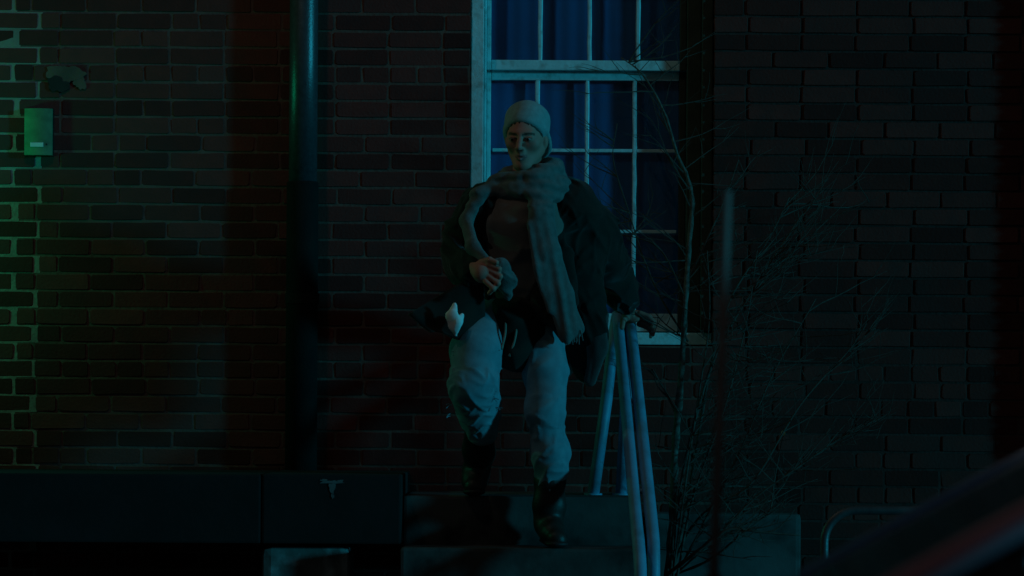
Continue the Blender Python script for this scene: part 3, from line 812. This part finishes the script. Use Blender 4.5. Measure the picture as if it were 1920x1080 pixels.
# flap swinging out to the left, ending in a point
def patch(name, A, B_, C_, D, mat, parent, th=.012, n=14, wav=.012):
    A, B_, C_, D = [Vector(q) for q in (A, B_, C_, D)]; V = []; F = []
    nrm = (B_ - A).cross(D - A).normalized()
    for sgn in (0, 1):
        for i in range(n+1):
            for j in range(n+1):
                u, v = i/n, j/n; p = (A*(1-u) + B_*u)*(1-v) + (D*(1-u) + C_*u)*v
                p = p + nrm*(wav*math.sin(7*u + 2.5*v)*math.sin(1.2 + 4.5*v) + .03*math.sin(math.pi*u)*(v - .3)) + nrm*(th*sgn)
                p.z += .010*math.sin(9*u)*v; V.append(p)
    m = (n+1)**2; ix = lambda i, j, s_: s_*m + i*(n+1) + j
    for i in range(n):
        for j in range(n):
            F.append((ix(i,j,0), ix(i+1,j,0), ix(i+1,j+1,0), ix(i,j+1,0))); F.append((ix(i,j,1), ix(i,j+1,1), ix(i+1,j+1,1), ix(i+1,j,1)))
    for i in range(n):
        F += [(ix(i,0,0), ix(i,0,1), ix(i+1,0,1), ix(i+1,0,0)), (ix(i,n,0), ix(i+1,n,0), ix(i+1,n,1), ix(i,n,1)), (ix(0,i,0), ix(0,i+1,0), ix(0,i+1,1), ix(0,i,1)), (ix(n,i,0), ix(n,i,1), ix(n,i+1,1), ix(n,i+1,0))]
    return MB().add(V, F).build(name, M[mat], parent, True)
patch('coat_flap', P_(905, 505, 1.02), P_(764, 590, 1.08), P_(806, 626, 1.09), P_(912, 640, 1.02), 'parka', parka)
# pale lining of the tail
lf = Field(P_(1040, 760, .8) + (-.06, .1, -.06), P_(1160, 560, 1.0) + (.08, -.1, .08), .005)
lf.chain([P_(1128, 590, .885), P_(1120, 650, .915), P_(1106, 712, .915)], [.028, .036, .026], .03, flat=((.3, 1, 0), .3))
lf.ripple(.004, 50, 2, direc=(1, 0, 0)); kid('coat_lining', lf, 'lining', parent=parka)

# scarf: thick coils round the neck, one end over the arm, one hanging
wf = Field((-.36, -1.32, 1.2), (.36, -.6, 2.1), .005)
nc = P_(994, 338, .965)
for (rx, ry, zz, rad, tl) in ((.105, .082, -.018, .036, .10), (.088, .076, .024, .033, .25), (.112, .075, -.036, .03, -.05)):
    pts = [nc + np.array((rx*math.cos(a), ry*math.sin(a), zz + tl*rx*math.cos(a) + (.018 if math.sin(a) > 0 else -.020)*abs(math.sin(a)))) for a in [2*math.pi*k/20 for k in range(21)]]
    wf.chain(pts, [rad]*21, .014)
wf.chain([P_(1012, 338, 1.06), P_(1016, 400, 1.085), P_(1028, 475, 1.095), P_(1050, 555, 1.085), P_(1068, 618, 1.08)], [.046, .045, .046, .05, .05], .02, flat=((-.25, 1, .1), .42))
wf.chain([P_(1000, 345, 1.06), P_(1003, 420, 1.095), P_(1014, 500, 1.105), P_(1036, 580, 1.095)], [.026, .024, .024, .022], .006, flat=((-.25, 1, .1), .6))
wf.chain([P_(938, 340, 1.02), P_(896, 368, 1.02), P_(874, 415, 1.02), P_(886, 463, 1.085), P_(915, 497, 1.12)], [.034, .027, .025, .027, .024], .02, flat=((.5, 1, .3), .5))
wf.chain([P_(918, 500, 1.12), P_(938, 503, 1.11), P_(948, 525, 1.095), P_(952, 556, 1.085)], [.022, .034, .032, .016], .02, flat=((.2, 1, 0), .5))
wf.crease(.008, 120, 41, (1, .2, .4), (P_(915, 580, 1.0), P_(975, 485, 1.2)), .4)
wf.ripple(.0042, 130, 23, direc=(1, .25, .22), window=((.0, -1.3, 1.2), (.36, -.8, 1.88)), spread=.10)
wf.ripple(.0045, 120, 29, direc=(.2, .2, 1), window=((-.3, -1.3, 1.881), (.36, -.6, 2.1)), spread=.25)
scarf = kid('scarf', wf, 'wool', 'thick grey wool scarf')
fg = MB()
for k in range(13):
    t = k/12; a = P_(1046 + 42*t, 622 + 6*math.sin(k), 1.085); c_ = P_(1050 + 41*t + rng.uniform(-4, 4), 645 + rng.uniform(-6, 4), 1.085)
    fg.tube([a, (a + c_)/2, c_], [.0035, .003, .002], 5)
fg.build('fringe', M['wool'], scarf)
# crumpled paper in the coat pocket (a thing of its own)
pp = Field(P_(820, 650, 1.0), P_(890, 555, 1.2), .004)
pp.chain([P_(852, 572, 1.115), P_(846, 592, 1.125), P_(851, 612, 1.122), P_(853, 627, 1.115)], [.009, .024, .023, .010], .008, flat=((.3, 1, .1), .3))
pp.chain([P_(866, 592, 1.115), P_(861, 604, 1.125), P_(856, 618, 1.12)], [.007, .012, .012], .010, flat=((-.7, 1, .2), .35))
pp.ripple(.003, 90, 6)
tag(link_mesh('crumpled_paper', pp.mesh('crumpled_paper'), M['paper']), 'crumpled white paper sticking out of the dark coat pocket', 'paper')

# ------------------------------------------------------------------ bare shrub in front of the window
shrub = empty('bare_shrub', PX(1262, 1080, .45), 'leafless shrub with a tall pale stem between handrail and window', 'shrub')
shrub.location.z = SW
sr = random.Random(11)
def stem_path(pts): return smooth_path([PX(*p) for p in pts], 6)
def twig_off(b, p, dirv, ln, r, depth):
    pts = [Vector(p)]; d = Vector(dirv).normalized(); n = 6
    for k in range(n):
        d = (d + Vector((sr.uniform(-.35, .35), sr.uniform(-.25, .25), sr.uniform(-.25, .32)))*.55).normalized()
        pts.append(pts[-1] + d*ln/n)
    b.tube(pts, [r*(1 - .75*k/n) for k in range(n+1)], 5)
    if depth > 0:
        for k in range(2, n, 1):
            if sr.random() < .6:
                s_ = Vector((sr.uniform(-1, 1), sr.uniform(-.5, .5), sr.uniform(-.3, .9)))
                twig_off(b, pts[k], d*.6 + s_, ln*sr.uniform(.35, .6), r*.55, depth-1)
def stem(pts, r0, r1, mat, ntw=0, tl=.3, side=0, z_ext=True):
    P = stem_path(pts)
    if z_ext and P[0].z > SW: P = [Vector((P[0].x, P[0].y, SW - .01))] + P
    n = len(P)
    rad = [(r0 + (r1-r0)*k/(n-1))*(1 + .16*math.sin(k*1.9) + sr.uniform(-.1, .1)) for k in range(n)]
    so = MB().tube(P, rad, 8).build('stem', M[mat], shrub, True)
    if ntw:
        b = MB()
        for k in range(ntw):
            i = sr.randrange(n//5, n-1)
            sx = side if side and sr.random() < .75 else sr.choice((-1, 1))
            twig_off(b, P[i], (sx*sr.uniform(.5, 1), sr.uniform(-.35, .35), sr.uniform(-.1, .9)), tl*sr.uniform(.5, 1.2), r1*.55 + .0019, 1)
        tag(b.build('twigs', M['dark_bark'], so), kind='stuff')
stem([(1254, 1075, .42), (1262, 960, .42), (1266, 840, .42), (1276, 720, .42), (1284, 590, .40), (1291, 470, .38), (1298, 380, .36), (1288, 330, .35), (1270, 290, .34), (1245, 210, .32), (1205, 140, .30), (1165, 108, .28)], 0.0165, .0022, 'bark', 30, .32)
stem([(1258, 1078, .45), (1268, 960, .47), (1300, 800, .5), (1345, 660, .5), (1420, 530, .48), (1505, 400, .46)], .008, .0026, 'dark_bark', 30, .36, 1)
stem([(1256, 1078, .40), (1290, 1000, .44), (1335, 950, .5), (1410, 905, .55), (1500, 760, .55), (1590, 660, .5), (1640, 615, .5)], .007, .002, 'dark_bark', 16, .30, 1)
stem([(1262, 1078, .38), (1296, 900, .36), (1330, 700, .34), (1370, 560, .32), (1440, 450, .30), (1480, 370, .3)], .007, .0022, 'dark_bark', 28, .34, 1)
stem([(1250, 1078, .48), (1300, 1040, .6), (1345, 1005, .65), (1375, 992, .66), (1430, 998, .66), (1500, 1004, .66)], .009, .003, 'dark_bark', 12, .22, 1)
stem([(1264, 1078, .40), (1330, 1050, .5), (1380, 1010, .55), (1395, 985, .56), (1440, 965, .56), (1452, 900, .5), (1468, 815, .5)], .006, .002, 'dark_bark', 10, .2)
for pts_ in ([(1270, 1078, .46), (1300, 930, .5), (1360, 760, .52), (1400, 600, .5), (1420, 470, .5)], [(1268, 1078, .44), (1320, 980, .5), (1390, 840, .5), (1450, 700, .5), (1530, 560, .48)],
             [(1262, 1078, .5), (1286, 900, .55), (1310, 740, .55), (1330, 600, .52), (1326, 470, .5)], [(1266, 1078, .43), (1340, 1010, .55), (1420, 930, .6), (1520, 860, .6), (1600, 800, .58)]):
    stem(pts_, .005, .0018, 'dark_bark', 26, .32, 1)
stem([(1290, 640, .40), (1240, 560, .36), (1205, 480, .33), (1180, 400, .30), (1150, 300, .28), (1157, 232, .27)], .0042, .0016, 'dark_bark', 16, .26, -1, False)
stem([(1292, 520, .39), (1330, 440, .36), (1360, 370, .34), (1385, 300, .33)], .0045, .0018, 'dark_bark', 8, .2, 1, False)
stem([(1286, 560, .40), (1240, 470, .38), (1190, 445, .36), (1150, 440, .34)], .0035, .0014, 'dark_bark', 7, .18, -1, False)
stem([(1270, 780, .42), (1245, 730, .40), (1222, 690, .4)], .005, .003, 'bark', 3, .15, -1, False)
b = MB(); q = PX(1468, 813, .5)
lv = [(0, 0, -.014), (.008, -.003, -.004), (.009, .002, .006), (.002, .004, .015), (-.006, .001, .007), (-.008, -.003, -.004)]
b.add([q + Vector(v) for v in lv] + [q + Vector(v) + Vector((0, .0012, 0)) for v in lv], [(0,1,2,3,4,5), (11,10,9,8,7,6)] + [(i, 6+i, 6+(i+1)%6, (i+1)%6) for i in range(6)])
b.build('dead_leaf', M['leaf'], shrub)

# ------------------------------------------------------------------ low hoop barrier
hp = empty('hoop_barrier', PX(1620, 1100, 2.2), 'low bent steel hoop barrier on the pavement by the dark car', 'hoop barrier')
hp.location.z = SW
a0 = PX(1546, 1000, 2.2); zt_ = PX(1640, 957, 2.2).z; r_c = .10; pts = [(a0.x, -2.2, SW - .01), (a0.x, -2.2, zt_ - r_c)]
for k in range(1, 9):
    an = math.pi/2*k/8; pts.append((a0.x + r_c - r_c*math.cos(an), -2.2, zt_ - r_c + r_c*math.sin(an)))
x_e = a0.x + .62; pts.append((x_e - r_c, -2.2, zt_))
for k in range(1, 9):
    an = math.pi/2*k/8; pts.append((x_e - r_c + r_c*math.sin(an), -2.2, zt_ - r_c + r_c*math.cos(an)))
pts.append((x_e, -2.2, SW - .01))
M['hoop_steel'] = surf('hoop_steel', (.13, .14, .145), (.08, .085, .09), .45, 20, bump=.15, bscale=120, metal=.6, spec=.5)
MB().tube(pts, .014, 14).build('hoop', M['hoop_steel'], hp, True)
for xx in (a0.x, x_e): MB().tube([(xx, -2.2, SW - .002), (xx, -2.2, SW + .008)], .04, 18).build('foot_flange', M['hoop_steel'], hp, True)

# ------------------------------------------------------------------ the parked car in the foreground (nose to the left)
M['car_paint'] = surf('car_paint', (.09, .018, .026), (.08, .016, .022), .3, 3, spec=.5, coat=.8)
M['trim'] = surf('trim', (.04, .18, .42), (.04, .15, .36), .3, 20, spec=.6)  # blue highlight along the pillar put into the trim colour
M['pillar_trim'] = surf('pillar_trim', (.7, .24, .28), (.65, .22, .26), .5, 20)  # reddish reflection on the near pillar painted as its colour
M['rubber'] = surf('rubber', (.016, .016, .016), (.022, .022, .022), .85, 40)
M['chrome'] = surf('chrome', (.55, .55, .56), (.5, .5, .51), .18, 30, metal=1.0)
M['headlamp'] = surf('headlamp', (.5, .52, .55), (.45, .47, .5), .12, 30, spec=.6, coat=1)
M['tail'] = surf('tail', (.28, .01, .012), (.22, .01, .01), .2, 30, coat=1)
M['seat_cloth'] = surf('seat_cloth', (.03, .03, .033), (.02, .02, .022), .9, 30)
YAW = R_(-7.5)                                 # nose a little away from the camera
A0 = Vector((.40, -DIST + 4.02, 0))            # far windscreen-pillar foot
car = empty('parked_car', (0, 0, 0), 'dark red parked car with thin aerial, blurred close to the viewer', 'car')
# car frame: +s runs back from the nose (world right), +t towards the camera, z up; far pillar foot at s=1.25, t=.10
fs, ft = Vector((math.cos(YAW), math.sin(YAW), 0)), Vector((math.sin(YAW), -math.cos(YAW), 0))
S0, T0, WID = 1.22, .09, 1.74
def C(s, t, z): return A0 + fs*(s - S0) + ft*(t - T0) + Vector((0, 0, z))
car.location = C(2.2, WID/2, 0)
# body profile along s: (s, sill z, belt z)
prof = [(0.0, .30, .56), (.05, .22, .68), (.18, .18, .76), (.45, .17, .83), (.8, .17, .885), (1.15, .17, .925), (1.3, .17, .935), (1.9, .17, .945), (2.6, .17, .955), (3.2, .18, .965), (3.7, .2, .965), (4.15, .24, .93), (4.32, .3, .84), (4.38, .36, .62)]
def inset(s): return .16*max(0, 1 - s/.55)**2 + .10*max(0, (s - 3.9)/.5)**2
b = MB(); V = []; nsec = 14
for (s, z0, z1) in prof:
    ins = inset(s); h = z1 - z0
    sec = [(.06 + ins, z0), (.02 + ins, z0 + .12*h), (0 + ins, z0 + .45*h), (.012 + ins, z0 + .75*h), (.05 + ins, z0 + .93*h), (.14 + ins, z1 - .006), (.45, z1 + .012)]
    sec = sec + [(WID - a, z) for a, z in reversed(sec)]
    V += [C(s, t, z) for t, z in sec]
F = []
for i in range(len(prof)-1):
    for k in range(nsec):
        k2 = (k+1) % nsec; F.append((i*nsec+k, i*nsec+k2, (i+1)*nsec+k2, (i+1)*nsec+k))
F += [tuple(range(nsec)), tuple((len(prof)-1)*nsec + k for k in range(nsec-1, -1, -1))]
b.add(V, F); bo_ = b.build('body', M['car_paint'], car, True)
sd = bo_.modifiers.new('subdivision', 'SUBSURF'); sd.levels = 2; sd.render_levels = 2
# cabin outline points (s, z) with the side inset t
cab = [(1.22, .925), (2.02, 1.385), (2.35, 1.42), (3.0, 1.40), (3.35, 1.35), (3.95, .955)]
def side_t(z): return .075 + (z - .93)*.30
def bar(name, p, q, w, mat, parent=car, n=8):
    return MB().tube([p, (Vector(p)+Vector(q))/2, q], w, n).build(name, M[mat], parent, True)
def sp(s, z, near): t = side_t(z); return C(s, WID - t if near else t, z)
roof = MB(); rs = [(2.0, 1.378), (2.1, 1.405), (2.35, 1.425), (2.7, 1.425), (3.0, 1.405), (3.3, 1.365), (3.38, 1.34)]; V = []
for s, z in rs:
    tt = side_t(z); V += [C(s, t, zz) for t, zz in ((tt, z - .035), (tt + .03, z), (tt + .25, z + .02), (WID/2, z + .028), (WID - tt - .25, z + .02), (WID - tt - .03, z), (WID - tt, z - .035))]
m_ = len(rs); V2 = [v - Vector((0, 0, .03)) for v in V]; F = []
for i in range(m_-1):
    for k in range(6):
        a = i*7+k; F.append((a, a+1, a+8, a+7)); F.append((a + 7*m_, a + 7*m_ + 7, a + 7*m_ + 8, a + 7*m_ + 1))
for k in range(6): F.append((k, k + 7*m_, k + 1 + 7*m_, k + 1)); e_ = (m_-1)*7 + k; F.append((e_, e_+1, e_+1+7*m_, e_+7*m_))
for i in range(m_-1):
    for k in (0, 6): a = i*7+k; F.append((a, a+7, a+7+7*m_, a+7*m_) if k == 0 else (a, a+7*m_, a+7+7*m_, a+7))
roof.add(V + V2, F); roof.build('roof', M['car_paint'], car, True)
for near in (0, 1):
    bar('windscreen_pillar', sp(1.20, .915, near), sp(2.03, 1.375, near), .013 if near else .015, 'pillar_trim' if near else 'trim')
    bar('door_pillar', sp(2.45, .93, near), sp(2.5, 1.395, near), .03, 'trim')
    bar('rear_pillar', sp(3.92, .95, near), sp(3.33, 1.345, near), .045, 'car_paint')
    # side glass
    for s_a, s_b, u_a, u_b in ((1.30, 2.43, 2.06, 2.47), (2.47, 3.82, 2.52, 3.28)):
        q = [sp(s_a, .945, near), sp(s_b, .95, near), sp(u_b, 1.36, near), sp(u_a, 1.372, near)]
        off = ft*(.004 if near else -.004)
        MB().add([v for v in q] + [v + off for v in q], [(0,1,2,3), (7,6,5,4)] + [(i, 4+i, 4+(i+1)%4, (i+1)%4) for i in range(4)]).build('side_window', M['car_glass'], car)
    # door seams, handles, mirror
    tside = WID + .001 if near else -.001
    for s_ in (1.32, 2.46, 3.45):
        MB().tube([C(s_, WID - .012 if near else .012, .30), C(s_, WID + .001 if near else -.001, .55), C(s_, WID - .010 if near else .010, .80)], .004, 6).build('door_seam', M['black'], car)
    for s_ in (2.30, 3.30):
        MB().tube([C(s_ - .08, WID - .004 if near else .004, .80), C(s_, WID + .024 if near else -.024, .805), C(s_ + .08, WID - .004 if near else .004, .80)], .011, 8).build('door_handle', M['car_paint'], car, True)
    f_ = Field(np.array(C(1.52, WID + .10 if near else -.10, 1.0)) - .17, np.array(C(1.52, WID + .10 if near else -.10, 1.0)) + .17, .011)
    f_.ell(C(1.53, WID + .10 if near else -.10, 1.0), (.075, .10, .062), None, .02); f_.cone(C(1.5, WID - .09 if near else .09, .955), C(1.52, WID + .06 if near else -.06, .985), .022, .03, .03)
    mo = link_mesh('wing_mirror', f_.mesh('wing_mirror'), M['car_paint'], car)
    # lamps
    for s_, z_, nm, mt in ((.10, .62, 'headlight', 'headlamp'), (4.30, .74, 'tail_light', 'tail')):
        c_ = C(s_, WID - .24 if near else .24, z_); g = Field(np.array(c_) - .22, np.array(c_) + .22, .012)
        Rm = np.array(Matrix.Rotation(YAW, 3, 'Z')); g.ell(c_, (.10, .15, .062), Rm, .01); link_mesh(nm, g.mesh(nm), M[mt], car)
def glass_pane(q, name, out):
    n = Vector(out)*.005
    MB().add([v for v in q] + [v + n for v in q], [(0,1,2,3), (7,6,5,4)] + [(i, 4+i, 4+(i+1)%4, (i+1)%4) for i in range(4)]).build(name, M['car_glass'], car)
glass_pane([sp(1.21, .925, 0), sp(1.21, .925, 1), sp(2.02, 1.372, 1), sp(2.02, 1.372, 0)], 'windscreen', (-.4, 0, .8))
glass_pane([sp(3.95, .955, 0), sp(3.95, .955, 1), sp(3.36, 1.342, 1), sp(3.36, 1.342, 0)], 'rear_window', (.5, 0, .8))
# cabin: dashboard, seats, steering wheel
g = Field(np.minimum(C(1.2, 0, .6), C(4, WID, 1.4)) - .4, np.maximum(C(1.2, 0, .6), C(4, WID, 1.4)) + .4, .02)
g.chain([C(1.42, .2, .86), C(1.42, WID - .2, .86)], [.10, .10], .03)
link_mesh('dashboard', g.mesh('dashboard'), M['seat_cloth'], car)
for s_ in (2.35, 3.2):
    for t_ in (.45, WID - .45):
        g = Field(np.array(C(s_, t_, .7)) - .6, np.array(C(s_, t_, .7)) + .7, .02)
        g.cone(C(s_ - .35, t_, .5), C(s_, t_, .5), .19, .19, .03, flat=((0, 0, 1), .4)); g.cone(C(s_ + .05, t_, .55), C(s_ + .2, t_, .98), .2, .17, .04, flat=(fs, .35)); g.ell(C(s_ + .24, t_, 1.13), (.06, .12, .08), None, .03)
        link_mesh('seat', g.mesh('seat'), M['seat_cloth'], car)
b = MB(); cw = C(1.72, .45, .88); pts = [cw + Vector((0, 0, 0)) + ft*(.18*math.cos(a)) + (Vector((0,0,1))*.9 + fs*.42)*(.18*math.sin(a)) for a in [2*math.pi*k/24 for k in range(25)]]
b.tube(pts, .014, 8); b.build('steering_wheel', M['black'], car, True)
for s_ in (.78, 3.45):
    for t_ in (.10, WID - .10):
        c_ = C(s_, t_, .305); o_ = ft*(.1 if t_ > 1 else -.1)
        w = MB(); prf = [(.20, -.09), (.285, -.10), (.305, -.07), (.308, 0), (.305, .07), (.285, .10), (.20, .09)]
        V = []; n = 36
        for k in range(n):
            a = 2*math.pi*k/n
            for r, y in prf: V.append(c_ + fs*(r*math.cos(a)) + Vector((0,0,1))*(r*math.sin(a)) + ft*y)
        m2 = len(prf); F = [(k*m2+i, k*m2+(i+1)%m2, ((k+1)%n)*m2+(i+1)%m2, ((k+1)%n)*m2+i) for k in range(n) for i in range(m2)]
        wh = empty('wheel', c_, parent=car)
        w.add(V, F).build('tyre', M['rubber'], wh, True)
        rm = MB(); sg = 1 if t_ > 1 else -1
        rm.tube([c_ + ft*(-.05*sg), c_ + ft*(.045*sg)], .198, 28)
        for k in range(5):
            a = 2*math.pi*k/5; rm.tube([c_ + ft*(.06*sg) + (fs*math.cos(a) + Vector((0,0,1))*math.sin(a))*.04, c_ + ft*(.055*sg) + (fs*math.cos(a) + Vector((0,0,1))*math.sin(a))*.185], .022, 6)
        rm.build('rim', M['chrome'], wh)
for nm, s_, zz in (('number_plate', -.012, .42), ('number_plate', 4.40, .55)):
    p = C(s_, WID/2, zz); u = ft*.26; wv = Vector((0, 0, .055)); th = fs*(.006 if s_ > 1 else -.006)
    q = [p - u - wv, p + u - wv, p + u + wv, p - u + wv]
    MB().add(q + [v + th for v in q], [(0,1,2,3), (7,6,5,4)] + [(i, 4+i, 4+(i+1)%4, (i+1)%4) for i in range(4)]).build(nm, M['label_plate'], car)
# aerial on the far wing
M['aerial'] = surf('aerial', (.30, .21, .19), (.26, .18, .165), .8, 30, spec=.4)
ab = C(S0 - .165, T0 + .035, .905); ab.x = PX(1338, 1070, -ab.y).x
at_ = PX(1366, 356, DIST - 4.0); at_.y = ab.y + .01
MB().tube([ab, ab + Vector((0, 0, .02))], [.018, .010], 12).build('aerial_base', M['black'], car, True)
MB().tube([ab + Vector((0, 0, .015)), (ab + at_)/2, at_], [.0062, .0055, .0048], 10).build('aerial', M['aerial'], car, True)

# ------------------------------------------------------------------ the green wall lamp that the green light on the bricks comes from
def wall_lamp(name, label, x, z, d, colr, power, bulb, shade_below):
    r = empty(name, (x, -.02, z), label, 'lamp')
    MB().tube([(x, .003, z + .22), (x, -.02, z + .22)], .05, 18).build('wall_plate', M['iron'], r, True)
    MB().tube(smooth_path([(x, -.015, z + .22), (x, -d*.5, z + .30), (x, -d, z + .26), (x, -d, z + .12)], 6), .012, 10).build('arm', M['iron'], r, True)
    n = 24; m2 = 6
    if shade_below:  # tray added to cut the green light off low on the wall
        V = []; b = MB(); prf = [(.0, -.115), (.034, -.105), (.05, -.085), (.048, -.082), (.032, -.10), (.0, -.108)]
        for k in range(n):
            a = 2*math.pi*k/n; V += [(x + q*math.cos(a), -d + q*math.sin(a), z + zz) for q, zz in prf]
        b.add(V, [(k*m2+i, k*m2+(i+1)%m2, ((k+1)%n)*m2+(i+1)%m2, ((k+1)%n)*m2+i) for k in range(n) for i in range(m2)]); b.build('drip_tray', M['iron'], r, True)
        for k in range(3):
            a = 2*math.pi*k/3 + 1.6; MB().tube(smooth_path([(x + .046*math.cos(a), -d + .046*math.sin(a), z - .085), (x + .07*math.cos(a), -d + .07*math.sin(a), z), (x + .012*math.cos(a), -d + .012*math.sin(a), z + .12)], 5), .003, 6).build('cage_bar', M['iron'], r, True)
    MB().box((x - .16, -d - .135, z - .14), (x + .16, -d - .125, z + .16), .003).build('street_side_shield', M['iron'], r)  # plate added to keep the green light off the car
    MB().tube([(x, -d - .126, z + .13), (x, -d, z + .13)], .008, 8).build('shield_bracket', M['iron'], r)
    f = Field(np.array((x, -d, z)) - .08, np.array((x, -d, z)) + .10, .008); f.ell((x, -d, z), (.035, .035, .045), None, .01); f.cone((x, -d, z + .03), (x, -d, z + .08), .02, .016, .01)
    link_mesh('bulb', f.mesh('bulb'), emit_mat(name + '_glow', colr, bulb), r)
    ld = bpy.data.lights.new(name + '_light', 'POINT'); ld.color = colr; ld.energy = power; ld.shadow_soft_size = .05
    lo = bpy.data.objects.new(name + '_light', ld); col.objects.link(lo); lo.location = (x, -d, z); set_parent(lo, r)
wall_lamp('green_lamp', 'caged green wall lamp left of the intercom', -2.7, 1.98, .42, (.0, 1.0, .46), 13.0, 6.0, True)

# unseen fill lamp on a street post, added to brighten the left wall
sl_ = empty('street_lamp', (-3.1, -2.6, SW), 'tall street lamp on the pavement left of the platform', 'lamp')
MB().tube([(-3.1, -2.6, SW - .01), (-3.1, -2.6, SW + .25), (-3.1, -2.6, SW + .30), (-3.1, -2.6, 4.5)], [.11, .10, .07, .05], 20).build('post', M['iron'], sl_, True)
MB().tube(smooth_path([(-3.1, -2.6, 4.45), (-2.9, -2.55, 4.75), (-2.3, -2.45, 4.85), (-1.75, -2.35, 4.75)], 6), .028, 12).build('arm', M['iron'], sl_, True)
hx, hy, hz = -1.7, -2.34, 4.66
b = MB(); V = []; n = 28; prf = [(.03, .14), (.09, .12), (.19, .02), (.20, 0), (.19, .005), (.085, .10), (.02, .12)]
for k in range(n):
    a = 2*math.pi*k/n; V += [(hx + q*math.cos(a), hy + q*math.sin(a), hz + zz) for q, zz in prf]
m2 = len(prf); b.add(V, [(k*m2+i, k*m2+(i+1)%m2, ((k+1)%n)*m2+(i+1)%m2, ((k+1)%n)*m2+i) for k in range(n) for i in range(m2)]); b.build('lamp_shade', M['iron'], sl_, True)
f = Field((hx - .1, hy - .1, hz - .1), (hx + .1, hy + .1, hz + .14), .01); f.ell((hx, hy, hz + .015), (.05, .05, .065), None, .01)
link_mesh('bulb', f.mesh('bulb'), emit_mat('street_lamp_glow', (1.0, .84, .62), 4.0), sl_)
ld = bpy.data.lights.new('street_lamp_light', 'POINT'); ld.color = (1.0, .95, .78); ld.energy = 13.0; ld.shadow_soft_size = .12
lo = bpy.data.objects.new('street_lamp_light', ld); col.objects.link(lo); lo.location = (hx, hy, hz - .08); set_parent(lo, sl_)
